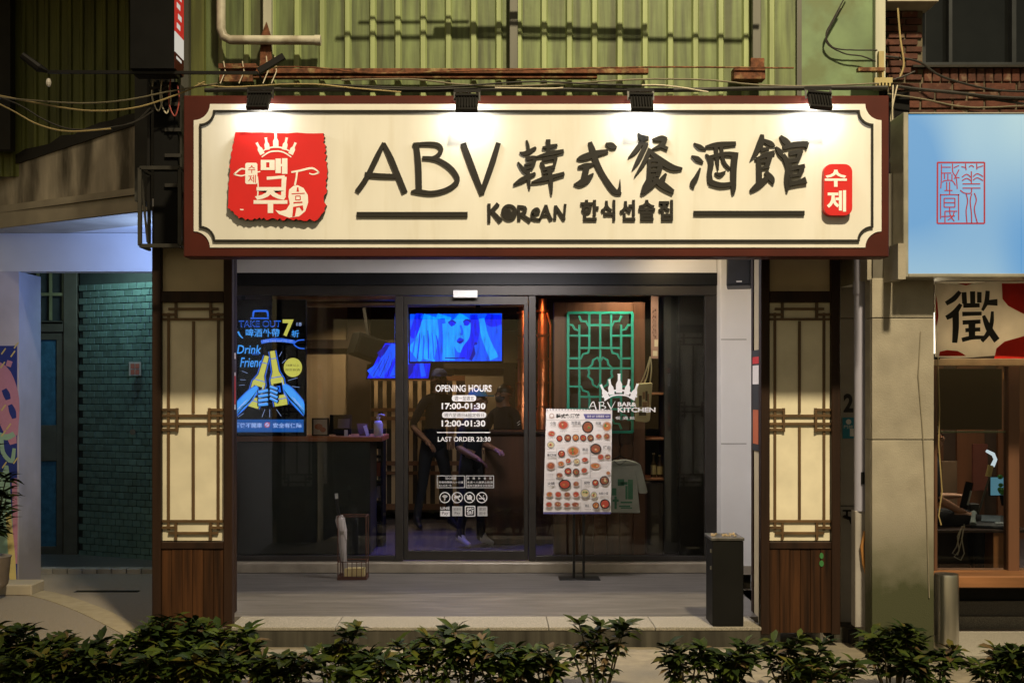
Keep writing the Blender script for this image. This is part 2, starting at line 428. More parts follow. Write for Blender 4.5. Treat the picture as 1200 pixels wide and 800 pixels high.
# rusty angle irons along the foot of the sheets
rb = MB().pbox(258, 760, 80, 86, .03, .05); rb.pbox(262, 700, 88, 91.5, .05, .05)
rb.build('rusty_angle_iron', m_rust, up, bevel=.003)
MB().pbox(256, 300, 74.5, 80, .01, .06).pbox(257, 296, 84, 95.5, .005, .024).build('rusty_bracket', m_rust, up)
MB().pbox(860, 897, 79, 93, .0, .1).pbox(880, 896, 68, 79, .02, .05).build('rusty_bracket', m_rust, up, bevel=.004)
MB().prism([(X(303,.02),Z(80,.02)),(X(305,.02),Z(40,.02)),(X(311,.02),Z(24,.02)),(X(316,.02),Z(40,.02)),(X(318,.02),Z(80,.02))], .05, .078).build('rusty_gusset', m_rust, up)
MB().pbox(1026, 1038, -90, 104, .1, .06).build('corner_post', m_pale_post, up, bevel=.004)
MB().pbox(1006, 1037, 79, 83, .0, .05).build('rusty_bracket', m_rust, up)
# wall behind and storey above
MB().box(-2.62, 2.72, YG+.03, 7, 3.2, 5.3).build('core_wall', mat('dark_wall', (.05,.05,.045), .9), up)
ctr = MB().tube([P(405,-10,-.1), P(560,-12,-.1), P(760,-9,-.1), P(900,-7,-.1)], .014, 6); ctr.tube([P(520,-15,-.08), P(620,-16,-.08), P(770,-13,-.08)], .022, 6); ctr.tube([P(430,-20,-.06), P(560,-21,-.06)], .01, 6); ctr.build('assumed_shadow_cables', m_cable, up)  # assumed cables above the frame, added to cast shadow bands on the sheets
MB().box(-2.62, 9, .2, 9, 5.3, 9).build('upper_storey', mat('upper_render', (.12,.12,.10), .9), up)
MB().box(-2.15, 2.55, -.05, .155, 3.14, 3.45).build('lintel', m_wood, up)

# pipes
pp = MB().tube([P(259,-60,.02), P(259,34,.02), P(262,43,.02), P(270,47,.02), P(375,47.5,.02)], 5.4/s(.02), 12)
pp.tube([P(369,47.5,.02), P(376,47.5,.02)], 6.2/s(.02), 12)
tag(pp.build('drain_pipe', m_pvc, smooth=True), 'bent pale plastic drain pipe on the green sheets above the sign', 'pipe')

# ------------------------------------------------------------------ brick house at top right
bh = thing('brick_house', 'dark brick upper wall with a black window above the pale blue lightbox', 'house', (X(1120,.3), .3, 3))
m_brick = mat('brick', (.08,.026,.015), .85, var=.3, vs=20, bump=.4, bs=60, objrand=.3, col2=(.2,.14,.09), c2s=9, c2t=(.6,.7))
m_mortar = mat('mortar', (.12,.10,.065), .95, var=.3, bump=.4)
YB = .3
MB().pbox(1040, 1500, 76, 330, YB+.012, .3).build('backing_wall', m_mortar, bh)
MB().pbox(1040, 1081, -60, 76, YB+.012, .3).build('backing_wall', m_mortar, bh)
bw = s(YB)
sol = MB().box(-.5*9/bw, .5*9/bw, -.01, .03, -.5*16.5/bw, .5*16.5/bw).mesh('brick', m_brick, bevel=.005)
stc = MB().box(-.5*35/bw, .5*35/bw, -.008, .03, -.5*8.6/bw, .5*8.6/bw).mesh('brick', m_brick, bevel=.005)
for i in range(13): piece('brick', sol, P(1087+i*10.3, 88, YB), bh)
for r in range(5):
    for i in range(6):
        px = 1060+(17 if r % 2 else 0)+i*37.5
        if r >= 1 or True: piece('brick', stc, P(px, 102+r*10.4, YB), bh)
hb = MB().box(-.5*18.5/bw, .5*18.5/bw, -.008, .03, -.5*6.6/bw, .5*6.6/bw).mesh('brick', m_brick, bevel=.004)
for r in range(12):
    for i in range(2):
        piece('brick', hb, P(1050.5+i*20.4+(-5 if r % 2 else 0), 91-r*8.2, YB), bh)
wf = MB().pbox(1084, 1500, -60, 73, YB+.12, .02).build('window', mat('window_dark', (.008,.009,.009), .15), bh)
fr = MB(); 
for a, b, c, d in ((1081,1240,73,77.5),(1081,1085,-60,73),(1112,1116,-60,73),(1186,1191,-60,73)): fr.pbox(a, b, c, d, YB+.06, .06)
fr.build('window_frame', mat('window_frame_dark', (.05,.055,.06), .4, .5), wf)
MB().pbox(1070, 1500, 76, 78.6, YB-.05, .18).build('window_ledge', m_tar, bh)
ml = MB().pbox(1040,1100,-40,1.5,.1,.3); ml.build('concrete_lintel', m_fascia2, bh)
MB().pbox(1040, 1066, 108, 330, .2, .09).build('dark_conduit_box', m_blackm, bh)

# ------------------------------------------------------------------ left building: angled fascia, arcade, tiled wall
lb = thing('corner_building', 'dark angled corner building on the left with weathered concrete canopy', 'building', (-4, 3, 0))
A = Vector((X(212,.86), .86)); B = Vector((X(-120,2.8), 2.8)); dAB = (B-A)/10; nrm = Vector((dAB.y, -dAB.x)).normalized()
if nrm.y > 0: nrm = -nrm
def fasc(z0s, z1s, th, n=24, jag=0):
    V = []; F = []
    for i in range(n+1):
        t = i/n; p = A+(B-A)*t; q = p-nrm*th
        z0 = z0s[0]+(z0s[1]-z0s[0])*t; z1 = z1s[0]+(z1s[1]-z1s[0])*t + (random.uniform(-jag,jag) if jag else 0)
        V += [(p.x,p.y,z0),(p.x,p.y,z1),(q.x,q.y,z1),(q.x,q.y,z0)]
    for i in range(n):
        a = i*4; b = a+4
        F += [(a,a+1,b+1,b),(a+1,a+2,b+2,b+1),(a+2,a+3,b+3,b+2),(a+3,a,b,b+3)]
    F += [(3,2,1,0),(n*4,n*4+1,n*4+2,n*4+3)]
    return V, F
mb = MB(); mb.add(*fasc((3.26,3.26),(3.462,3.462),.5)); mb.build('canopy_band', m_fascia2, lb)
mb = MB(); mb.add(*fasc((3.4625,3.4625),(4.10,3.66),.46,jag=.012)); mb.V = [(v[0],v[1]+.02,v[2]) for v in mb.V]; mb.build('canopy_parapet', m_fascia, lb)
mb = MB(); mb.add(*fasc((4.03,3.62),(4.135,3.70),.5,jag=.022)); mb.build('tar_flashing', m_tar, lb)
# soffit and white transom beam
MB().prism_xy([(A.x,A.y+.03),(B.x,B.y+.03),(-7.5,3.2),(-7.5,6),(-2.55,6),(-2.55,.86)], 3.262, 3.40).build('soffit', m_white, lb)
MB().box(-8, -2.545, 2.3, 2.45, 2.91, 3.258).build('transom_beam', m_white, lb)
MB().box(-8, X(22,2.3), 2.302, 2.8, 0, 2.909).build('white_pier', mat('pier_lavender', (.50,.48,.56), .8, var=.1, vs=4, low=((.3,.28,.3),.5,.4)), lb)
# mural on the pier
mu = MB(); YM = 2.298
mu.mat(0).box(X(-60,YM), X(20,YM), YM-.004, YM+.003, .04, Z(405,YM))
def ms(i, pts, dy): mu.mat(i).stroke([(X(x,YM), Z(y,YM), w_/s(YM)) for x, y, w_ in pts], YM-.004-dy, YM-.004-dy)
ms(1, [(-30,470,60),(0,455,26),(8,490,20),(16,520,8)], .001); ms(1, [(-10,430,20),(5,440,18),(12,470,22),(14,510,14)], .0012)
ms(0, [(5,456,6),(8,462,8),(10,468,6)], .002); ms(0, [(12,474,5),(15,482,8),(17,490,5)], .002)
ms(1, [(8,425,7),(14,427,7)], .0022); ms(1, [(0,490,8),(6,491,8)], .0022)
for q in ((2,412),(13,415),(1,428),(8,500),(2,508),(16,540),(3,545),(17,405),(2,478)): ms(2, [(q[0],q[1]+3,1.6),(q[0]+5,q[1]-4,1.6)], .003)
ms(3, [(-4,508,6),(8,512,7),(17,508,6)], .0025); ms(3, [(2,512,5),(4,530,5),(14,540,5),(17,525,4)], .0027)
ms(3, [(-10,640,60),(-5,600,40),(6,560,12),(8,545,4)], .0021); ms(3, [(2,690,14),(4,640,16),(8,590,10)], .0024)
ms(1, [(17,560,6),(18,600,6),(18,660,5)], .0026); ms(2, [(10,600,6),(14,650,8),(16,690,8)], .0028)
mu.build('mural_panel', [flat('mural_blue', (.012,.03,.22)), flat('mural_pink', (.48,.22,.33)), flat('mural_yellow', (.6,.5,.2)), flat('mural_green', (.28,.45,.35))], lb)
MB().box(X(-60,2.0), X(37,2.0), 2.0, 2.29, 0, .1).build('pier_plinth', m_fascia2, lb, bevel=.012)
# tiled angled wall: every visible tile
W0 = Vector((-2.62, 3.36)); W1 = Vector((X(92,4.17), 4.17)); wd = (W1-W0).normalized(); wn = Vector((-wd.y, wd.x))
if wn.y > 0: wn = -wn
ang = math.atan2(-wd.y, -wd.x)      # tiles face the street
tw, th_ = .113, .0715
q0, q1 = W0-wn*.02, W1-wn*.02
MB().prism_xy([(q0.x,q0.y),(q1.x,q1.y),(q1.x-wn.x*.15,q1.y-wn.y*.15),(q0.x-wn.x*.15,q0.y-wn.y*.15)], 0, 3.25).build('tile_backing', m_grout, lb)
tl = MB().box(-tw/2+.004, tw/2-.004, -.001, .019, -th_/2+.004, th_/2-.004).mesh('wall_tile', m_tile, bevel=.003)
tlen = (W1-W0).length; rest = MB(); cnt = 0; ncol = int(tlen/tw)
Lvis = (W1-Vector((X(181,3.75),3.75))).length
for r in range(44):
    zz = 2.96-r*th_-th_/2
    if zz < .06: break
    c = 0; u = tlen-tw/2-(tw/2 if r % 2 else 0)
    while u > tw*.5:
        p = W0+wd*u
        if u > tlen-Lvis and cnt < 300:
            piece('wall_tile', tl, (p.x, p.y, zz), lb, rot=(random.uniform(-.01,.01),0,ang+random.uniform(-.008,.008))); cnt += 1
        else:
            rest.obox((p.x-wn.x*.009, p.y-wn.y*.009, zz), tw/2-.004, .01, th_/2-.004, Matrix.Rotation(ang,3,'Z'))
        u -= tw
tag(rest.build('far_tiles', m_tile, lb), kind='stuff')
# entrance door in the passage
YD = 4.2
MB().box(-7, W1.x+.02, YD+.05, YD+.2, 0, 3.25).build('back_wall', mat('dark_plaster', (.05,.06,.05), .8), lb)
dd = MB(); 
for a, b, c, d in ((74,90,318,662),(22,74,376,389),(22,74,376.5,380)): dd.pbox(a, b, c, d, YD-.02 if a < 70 else YD-.03, .06)
dd.build('door_casing', m_doorframe, lb, bevel=.006)
dl = MB(); 
for a, b, c, d in ((22,74,390,398),(66,74,398,660),(22,66,498,540),(22,66,640,660)): dl.pbox(a, b, c, d, YD, .045)
dleaf = dl.build('door', m_doorframe, lb, bevel=.004)
MB().pbox(-20, 66, 398, 498, YD+.022, .006).pbox(-20, 66, 540, 640, YD+.022, .006).build('door_glass', mat('reeded_blue_glass', (.05,.16,.24), .25, var=.25, vs=12, bump=.6, bs=60), dleaf)
gr = MB()
for i in range(5): gr.pbox(27.5+i*15, 30.5+i*15, 318, 375, YD, .02)
gr.pbox(22, 84, 343, 346.5, YD-.004, .02); gr.build('window_grille', mat('grille_paint', (.25,.25,.12), .5), lb)
sw = MB().pbox(151, 165, 424, 440, 3.78, .02); sw.mat(1)
for i in range(2): 
    for j in range(2): sw.pbox(153+i*5.5, 157.5+i*5.5, 426+j*7, 431.5+j*7, 3.772, .008)
sw.build('notice_plate', [flat('plate_grey', (.35,.33,.28)), flat('plate_red', (.35,.10,.06))], lb)
MB().lathe([(.03,-.0),(.03,.02)],0,0,14).xform(Matrix.Translation(P(156,506,3.78))@Matrix.Rotation(R(90),4,'X')).build('door_bell', m_doorframe, lb)
# dark corrugated wall above
corrug(-120, 236, 1.9, 13.5, m_greend, 'corrugated_sheet', lb, rib=.02, rw=.012, z0=3.7)
MB().pbox(-150, 12, -60, 175, 1.7, .1).build('dark_corner_post', m_tar, lb)
MB().box(-9, -2.3, .35, 6, 5.5, 5.7).build('shade_slab', m_fascia2, lb)  # unseen slab added overhead to keep the left sheets dark

# ------------------------------------------------------------------ lattice pillars
YP = 0.0
def pillar(px0, px1, label, inner):
    # px0..px1 outer frame on the front face
    x0, x1 = X(px0,0), X(px1,0); cx = (x0+x1)/2
    t = thing('lattice_pillar', label, 'pillar', (cx,.25,0), 'lattice pillars at both ends of the shopfront')
    ix0, ix1 = (x0+.02, x1-.105) if inner > 0 else (x0+.07, x1-.02)
    MB().box(ix0, ix1, .082, .52, .09, 3.135).build('column', m_column, t)
    zb, zt, zp, zl = .09, 3.13, Z(640,0), Z(350,0)
    for (a, b) in ((x0, x0+.062), (x1-.062, x1)):
        MB().box(a, b, 0, .08, zb, zt).build('frame_post', m_wood, t, bevel=.005)
    for (a, b) in ((ix0, ix0+.05), (ix1-.05, ix1)): MB().box(a, b, .522, .56, zb, zt).build('frame_post', m_wood, t)
    j0, j1 = ix0+.051, ix1-.051
    i0, i1 = x0+.063, x1-.063
    for (c, d) in ((Z(641,0), Z(635,0)), (Z(352,0), Z(341,0))):
        MB().box(i0, i1, .004, .078, c-.012, d).build('frame_rail', m_wood, t, bevel=.004)
    MB().box(j0, j1, .522, .556, Z(641,0), Z(633,0)).build('frame_rail', m_wood, t)
    MB().box(j0, j1, .522, .556, Z(352,0), Z(338,0)).build('frame_rail', m_wood, t)
    # planks at the foot
    n = 6; pw = (i1-i0)/n
    for i in range(n):
        MB().box(i0+i*pw+.0012, i0+(i+1)*pw-.0012, .012+random.uniform(0,.006), .06, zb+.01, Z(641,0)-.014).build('plank', m_plank, t, bevel=.0018)
    MB().box(j0, j1, .5225, .54, zb+.01, Z(641,0)-.002).build('back_panel', m_plank, t)
    # cream panels
    MB().box(i0, i1, .05, .081, Z(341,0), zt).build('upper_panel', m_column, t)
    MB().box(i0, i1, .045, .081, Z(634,0), Z(353,0)).build('cream_panel', m_cream, t)
    MB().box(j0, j1, .5225, .534, Z(632,0), Z(353,0)).build('cream_panel', m_cream, t)
    MB().box(j0, j1, .5225, .534, Z(337,0), zt).build('upper_panel', m_column, t)
    # lattice: fractions of panel px 188..262 wide (0..1), py 352..634
    wv = .0175
    def bars(yb, dep):
        u = (lambda f: i0+(i1-i0)*f) if dep > 0 else (lambda f: j0+(j1-j0)*f)
        zz = lambda py: Z(py,0)
        out = []
        def v(f, pa, pb): out.append((u(f)-wv/2, u(f)+wv/2, zz(pb), zz(pa)))
        def h(py, fa, fb): out.append((u(fa), u(fb), zz(py)-wv/2, zz(py)+wv/2))
        # long uprights and rails
        v(.10, 366, 622); v(.90, 366, 622); v(.5, 376, 484); v(.5, 500, 609)
        h(373.5, 0, 1); h(611, 0, 1); h(487, 0, 1); h(496.5, 0, 1)
        h(361.5, .10, .90); h(625, .10, .90)
        for m_ in (0, 1):
            q = (lambda f: f) if m_ == 0 else (lambda f: 1-f)
            def hh(py, a, b): a, b = sorted((q(a), q(b))); h(py, a, b)
            v(q(.22), 353, 372); hh(367.5, 0, .22) if False else None
            hh(368, .0, .22); v(q(.22), 613, 633); hh(618.5, 0, .22)
            hh(480, 0, .24); hh(503.5, 0, .24); v(q(.24), 478, 506)
        for k_, (a, b, c, d) in enumerate(out):
            dd_ = .00045*k_
            y0 = yb-dep-dd_ if dep > 0 else yb
            y1 = yb+.0001 if dep > 0 else yb-dep+dd_
            MB().box(a, b, y0, y1, c, d).build('lattice_bar', m_lattice, t)
    bars(.0448, .013); bars(.5342, -.014)
    return t
pl = pillar(178, 272, 'brown wooden lattice pillar left of the entrance beside the lit drink poster', 1)
pr = pillar(892, 985, 'brown wooden lattice pillar right of the entrance beside the black bin', -1)
gp = MB(); gp.mat(0).disc(X(963,.005), Z(651,.005), .014, .022, .009, .0115).disc(X(963,.005), Z(660,.005), .016, .022, .0086, .0115)
gp.build('green_paint_dab', flat('green_dab', (.03,.16,.04)), pr)
# dark corner trims and beige returns, thin posters
for sgn, pxs in ((-1, None), (1, None)):
    xx = -1.974 if sgn < 0 else 1.961
    pil = pl if sgn < 0 else pr
    MB().box(xx-.008 if sgn > 0 else xx-.004, xx+.004 if sgn > 0 else xx+.008, .525, .585, .145, 3.1).build('corner_trim', m_wood, pil)
pst = MB().box(1.949, 1.9555, .3, .52, Z(528,.4), Z(410,.4)); pst.mat(1).box(1.947, 1.9492, .31, .51, Z(450,.4), Z(428,.4)); pst.mat(2).box(1.947, 1.9492, .33, .5, Z(520,.4), Z(480,.4)); pst.mat(3).box(1.947, 1.9492, .31, .51, Z(426,.4), Z(418,.4))
tag(pst.build('narrow_poster', [m_blackp, m_paper, flat('poster_orange', (.5,.12,.04)), m_redp]), 'narrow black and red poster on the inner side of the right pillar', 'poster')
pst = MB().box(-1.9685, -1.962, .3, .52, Z(480,.4), Z(413,.4)); pst.mat(1).box(-1.9622, -1.960, .31, .51, Z(474,.4), Z(440,.4)); pst.mat(2).box(-1.9622, -1.960, .31, .51, Z(436,.4), Z(420,.4))
tag(pst.build('narrow_poster', [m_paper, m_redp, m_blackp]), 'narrow pale poster on the inner side of the left pillar', 'poster')

# ------------------------------------------------------------------ main signboard
YS = -.70
sg = thing('signboard', 'long white shop signboard with red-brown frame and dark raised lettering', 'sign', (.28, -.62, 2.69))
fx0, fx1, fz0, fz1 = X(215,YS), X(1042,YS), Z(301,YS), Z(112,YS)
MB().box(fx0, fx1, YS, YS+.16, fz0, fz1).build('frame_box', m_signred, sg, bevel=.006)
sb_ = MB()
for px in (240, 440, 660, 880, 1020):
    for z_ in (fz0+.15, fz1-.12): sb_.bar((X(px,YS), YS+.161, z_), (X(px,YS), .06, z_+.02), .035)
sb_.build('support_arm', m_frame_iron, sg)
def notched(px0, px1, py0, py1, r, Y, n=7, e=4):
    x0, x1, z0, z1 = X(px0,Y), X(px1,Y), Z(py1,Y), Z(py0,Y); r = r/s(Y); e = e/s(Y)
    pts = []
    for cx, cz, a0 in ((x0,z0,90),(x1,z0,180),(x1,z1,270),(x0,z1,0)):
        arc = []
        for i in range(n+1):
            t = R(a0-90*i/n); arc.append((cx+r*math.cos(t), cz+r*math.sin(t)))
        pts += arc
    return pts
poly = notched(227, 1033, 122, 290, 19, YS-.006)
MB().prism(poly, YS-.006, YS+.004).build('white_face', m_signwhite, sg)
ln = notched(235, 1022, 130.5, 282, 16, YS-.012); n = len(ln)
lmb = MB(); wln = 2.4/s(YS)
cl = ln+[ln[0]]
# a mitred ribbon round the notched rectangle
def offset_poly(p, d):
    out = []; n = len(p)
    for i in range(n):
        a, b, c = Vector(p[i-1]), Vector(p[i]), Vector(p[(i+1) % n])
        e1 = (b-a).normalized(); e2 = (c-b).normalized(); n1 = Vector((-e1.y,e1.x)); n2 = Vector((-e2.y,e2.x))
        m_ = (n1+n2); m_ = m_.normalized()/max(.5, m_.normalized().dot(n1)); out.append((b.x+m_.x*d, b.y+m_.y*d))
    return out
o1, o2 = offset_poly(ln, wln/2), offset_poly(ln, -wln/2)
V = []; F = []
for i in range(n):
    V += [(o1[i][0],YS-.02,o1[i][1]),(o2[i][0],YS-.02,o2[i][1]),(o2[i][0],YS-.004,o2[i][1]),(o1[i][0],YS-.004,o1[i][1])]
for i in range(n):
    a = 4*i; b = 4*((i+1) % n)
    for j in range(4): F.append((a+j, b+j, b+(j+1)%4, a+(j+1)%4))
MB().add(V, F).build('border_line', m_letter, sg)
def zst(strokes, ox, oy, k, name, label, d0=YS-.019, d1=YS-.0062, mt=None, par=None, grow=1.0):
    mb = MB()
    for i, stt in enumerate(strokes):
        pts = [(X(ox+x*k, YS-.03), Z(oy+y*k, YS-.03), w_*k/s(YS)*grow) for x, y, w_ in stt]
        mb.stroke(pts, d0-.0004*i, d1)
    o = mb.build(name, mt or m_letter, par or sg)
    if label: o['label'] = label
    return o
k2, k3, k4 = 190/1200, 210/1200, 220/1200
zst([[(250,138,24),(200,240,38),(120,400,36),(50,500,34)],[(248,140,26),(300,250,42),(350,370,42),(405,505,42)],[(108,372,34),(230,382,34),(345,385,32)]], 410,145,k2,'letter','dark raised letter A')
zst([[(488,136,40),(505,300,46),(510,495,44)],[(463,155,16),(540,145,26),(640,150,32),(675,185,32),(650,230,26),(600,250,20),(535,250,20)],[(535,248,22),(640,260,30),(740,320,36),(795,400,36),(770,450,34),(700,490,32),(600,510,32),(500,498,34),(452,500,12)]],410,145,k2,'letter','dark raised letter B')
zst([[(838,142,40),(900,310,46),(980,518,36)],[(1100,138,36),(1050,300,44),(976,508,36)]],410,145,k2,'letter','dark raised letter V')
han = [[(155,108,12),(165,150,22),(165,205,20)],[(108,188,6),(150,195,30),(218,155,16)],[(150,235,24),(190,225,26),(222,222,18)],[(97,255,12),(130,300,26),(160,330,20)],[(215,222,20),(205,260,24),(185,300,20)],[(140,275,14),(195,262,14)],[(150,300,18),(190,285,18)],[(68,405,10),(130,370,34),(215,328,16)],[(165,310,24),(170,370,24),(176,432,10)],
 [(300,103,30),(302,150,28),(302,200,24)],[(262,158,14),(320,150,26),(362,138,12)],[(215,222,8),(300,200,28),(405,180,24)],[(262,240,22),(320,228,24),(362,225,20)],[(352,228,24),(345,260,22),(338,295,16)],[(250,255,12),(265,280,24),(275,305,18)],[(258,305,24),(345,285,22)],[(262,335,14),(330,310,16)],[(188,390,8),(270,368,32),(345,348,26),(408,330,22)],[(302,290,26),(318,380,28),(324,468,10)]]
zst(han,590,145,k3,'letter','dark brush-written character han')
zst([[(492,235,8),(530,225,40),(610,200,44),(702,180,24)],[(580,120,26),(600,180,40),(625,260,40),(672,350,36),(740,445,38),(792,465,14)],[(770,465,36),(780,420,16),(782,368,2)],[(686,130,12),(725,145,44),(760,158,12)],[(500,288,14),(560,276,32),(610,266,8)],[(560,285,42),(545,340,42),(532,385,34)],[(472,402,4),(510,398,40),(560,370,44),(604,330,8)]],590,145,k3,'letter','dark brush-written character style')
can = [[(903,58,6),(925,90,40),(975,88,16)],[(945,98,24),(885,180,30),(836,224,2)],[(905,135,24),(972,132,18)],[(955,140,30),(905,240,30),(863,307,3)],[(998,105,12),(1060,95,38),(1098,98,16)],[(1090,98,24),(1060,140,30),(998,168,8)],[(1050,140,26),(1102,165,22)],[(985,165,30),(940,260,26),(878,352,3)],[(972,175,20),(1050,240,42),(1130,290,42),(1200,298,14)],
 [(965,245,18),(1055,240,28)],[(1052,235,32),(1048,300,36),(1030,350,24)],[(978,240,22),(975,320,26),(975,400,36)],[(975,282,18),(1045,275,20)],[(975,318,18),(1045,312,20)],[(975,350,18),(1035,345,16)],[(925,468,16),(955,420,46),(990,350,34)],[(935,455,30),(1000,405,28),(1040,365,20)],[(1005,365,28),(1070,410,46),(1140,455,26)],[(1090,332,14),(1070,365,34),(1045,385,20)]]
zst(can,590,145,k3,'letter','dark brush-written character meal')
jiu = [[(128,122,8),(165,145,30),(208,162,6)],[(113,203,8),(150,222,34),(188,245,12)],[(170,280,10),(145,340,30),(118,385,32),(130,408,8)],[(203,145,14),(280,132,34),(398,124,26)],[(268,140,24),(278,230,24),(284,292,8)],[(303,140,22),(318,235,22),(358,285,14)],[(205,192,10),(238,240,36),(228,320,32),(236,375,36)],[(220,215,22),(330,190,26),(412,198,30)],[(392,192,42),(382,290,40),(382,420,30),(374,448,3)],[(230,370,36),(300,390,32),(378,382,28)],[(262,312,6),(295,322,24),(332,300,6)]]
zst(jiu,790,145,k4,'letter','dark brush-written character wine')
guan = [[(566,66,22),(556,120,44),(520,190,26),(488,234,2)],[(578,105,22),(620,125,34),(648,142,8)],[(555,165,30),(612,155,14)],[(518,228,8),(580,202,30),(645,180,26)],[(537,210,20),(546,300,36),(545,375,34)],[(622,188,32),(602,250,32),(588,285,14)],[(550,243,14),(600,235,22)],[(550,282,16),(612,272,22)],[(490,428,16),(540,390,40),(605,338,26)],[(588,305,24),(625,350,38),(638,382,10)],
 [(682,75,14),(715,110,42),(745,122,16)],[(700,152,26),(770,132,36),(858,128,34)],[(652,145,8),(680,180,34),(694,215,8)],[(858,118,18),(848,155,10)],[(698,195,26),(735,270,42),(730,350,46),(725,430,10)],[(738,190,28),(825,172,24)],[(812,178,28),(788,235,26)],[(730,238,30),(795,230,24)],[(740,288,28),(838,268,26)],[(826,272,28),(800,330,26)],[(740,335,18),(805,325,18)],[(735,382,34),(790,375,26),(846,358,44)]]
zst(guan,790,145,k4,'letter','dark brush-written character hall')
# KOREAN
lt = zst([[(1030,588,24),(1030,728,22)],[(1098,588,28),(1045,648,26)],[(1045,636,24),(1118,718,34)]],410,145,k2,'letter',None)
oo = MB(); cxo, czo = X(590+38*k3,YS), Z(145+595*k3,YS); ro = 44*k3/s(YS)
oo.ring(cxo, czo, ro, 20*k3/s(YS), YS-.021, YS-.006); oo.stroke([(cxo-ro*.9,czo-.005,.02),(cxo-ro*.3,czo+ro*.25,.03),(cxo+ro*.2,czo-ro*.3,.03),(cxo+ro*.9,czo+.004,.02)], YS-.022, YS-.006)
oo.prism([(cxo+ro*math.cos(t), czo+ro*math.sin(t)) for t in [R(180+18*i) for i in range(11)]], YS-.0215, YS-.006)
oo.build('letter', m_letter, sg)
zst([[(102,545,16),(105,645,22)],[(92,550,16),(142,560,24),(142,590,22),(108,605,18)],[(112,600,20),(182,648,26)]],590,145,k3,'letter',None)
zst([[(192,608,16),(236,592,20),(226,566,18),(195,588,20),(198,630,20),(246,640,14)]],590,145,k3,'letter',None)
zst([[(286,542,20),(262,600,20),(240,645,14)],[(284,542,20),(300,600,24),(322,642,22)],[(255,612,14),(315,606,14)]],590,145,k3,'letter',None)
zst([[(350,545,20),(345,640,20)],[(348,548,20),(408,638,24)],[(415,535,18),(406,642,14)]],590,145,k3,'letter',None)
for ch, a, b in (('한',515,637),('식',652,748),('선',778,882),('술',903,1014),('집',1036,1134)):
    mb = MB(); mb.text(ch, 590+a*k3, 590+b*k3, 145+512*k3, 145+650*k3, YS-.0065, ext=.014, bold=.032); mb.build('letter', m_letter, sg)
for a, b, c, d in ((418,548,248.3,254),(813,943,247,252)):
    MB().pbox(a, b, c, d, YS-.021, .0145).build('rule_bar', m_letter, sg)
# red emblem
k1 = 135/800*1.0
def e1(x, y): return (X(255+x*.16867,YS-.03), Z(140+y*.16867,YS-.03))
rnd = random.Random(3)
outl = []
side = [((128,92),(735,100),10,4),((735,100),(760,300),16,12),((760,300),(745,640),16,12),((745,640),(690,700),10,6),((690,700),(150,690),34,10),((150,690),(75,610),10,6),((75,610),(95,250),18,7),((95,250),(128,92),9,6)]
for (a, b, n_, j) in side:
    for i in range(n_):
        t = i/n_; x = a[0]+(b[0]-a[0])*t; y = a[1]+(b[1]-a[1])*t
        jj = rnd.uniform(-j,j)*(1 if i else .3)
        nx, ny = (b[1]-a[1]), -(b[0]-a[0]); l = math.hypot(nx,ny); outl.append((x+nx/l*jj, y+ny/l*jj))
em_ = MB(); em_.prism([e1(*p) for p in outl], YS-.045, YS-.0062)
for i_, f_ in enumerate(em_.F):
    if len(f_) == 4: em_.M[i_] = 1
emb = em_.build('emblem_panel', [m_red, m_emblemedge], sg); emb['label'] = 'red ragged emblem panel with white crown of bottles'
YE = YS-.0456
ew = MB()
def es(*pts, d=0.0): ew.stroke([e1(x,y)+(w_*.16867/s(YS),) for x, y, w_ in pts], YE-d, YE-d)
def ep(pts, d=0.0): ew.prism([e1(*p) for p in pts], YE-d, YE-d)
def btl(bx, by, tx, ty, wb, wn_):
    v = Vector((tx-bx,ty-by)); p = Vector((-v.y,v.x)).normalized(); b = Vector((bx,by)); o = []
    prof = ((0,wb),(.45,wb),(.62,wn_),(.96,wn_),(.97,wn_*1.25),(1,wn_*1.25))
    for t, w_ in prof: o.append(tuple(b+v*t+p*w_/2))
    for t, w_ in prof[::-1]: o.append(tuple(b+v*t-p*w_/2))
    ep(o)
for q in ((315,245,275,165,34,16),(350,215,338,130,34,16),(408,200,406,96,38,18),(465,215,484,130,34,16),(510,245,545,165,34,16)): btl(*q)
es((300,238,8),(350,205,10),(408,196,10),(465,205,10),(525,238,8),d=.0004); es((310,265,8),(360,232,10),(410,224,10),(462,232,10),(515,265,8),d=.0004)
for ch, a, b, c, d, bo in (('매',300,485,270,378,.045),('주',250,485,470,650,.03)):
    ew.text(ch, 255+a*.16867, 255+b*.16867, 140+c*.16867, 140+d*.16867, YE-.0005, bold=bo)
es((345,412,22),(400,408,20),(470,402,22),d=.0002); es((466,402,34),(462,470,32),(460,535,30),d=.0003)
ew.rrect(e1(196,0)[0], e1(280,0)[0], e1(0,452)[1], e1(0,305)[1], .012, YE-.0002, YE-.0002)
es((196,350,10),(165,348,12),(118,385,10),d=.0006); es((118,385,10),(165,395,10),(198,388,8),d=.0006)
es((280,370,8),(300,365,8)); es((280,400,8),(285,470,9),(280,560,9))
es((515,370,12),(580,358,14),(660,342,14),(708,372,8),d=.0006); es((708,372,10),(670,385,10),(640,378,8),d=.0006); es((555,365,14),(550,410,12),(540,460,14),d=.0004)
ep([(560,460),(600,480),(630,530),(632,580),(612,640),(570,675),(500,685),(430,660),(403,632),(440,640),(480,630),(505,590),(495,540),(500,490),(530,465)],.0001)
ep([(160,624),(184,626),(182,634),(160,632)])
wm = ew.build('emblem_marks', m_embwhite, emb)
er = MB()
def er_s(*pts): er.stroke([e1(x,y)+(w_*.16867/s(YS),) for x, y, w_ in pts], YE-.0012, YE-.0012)
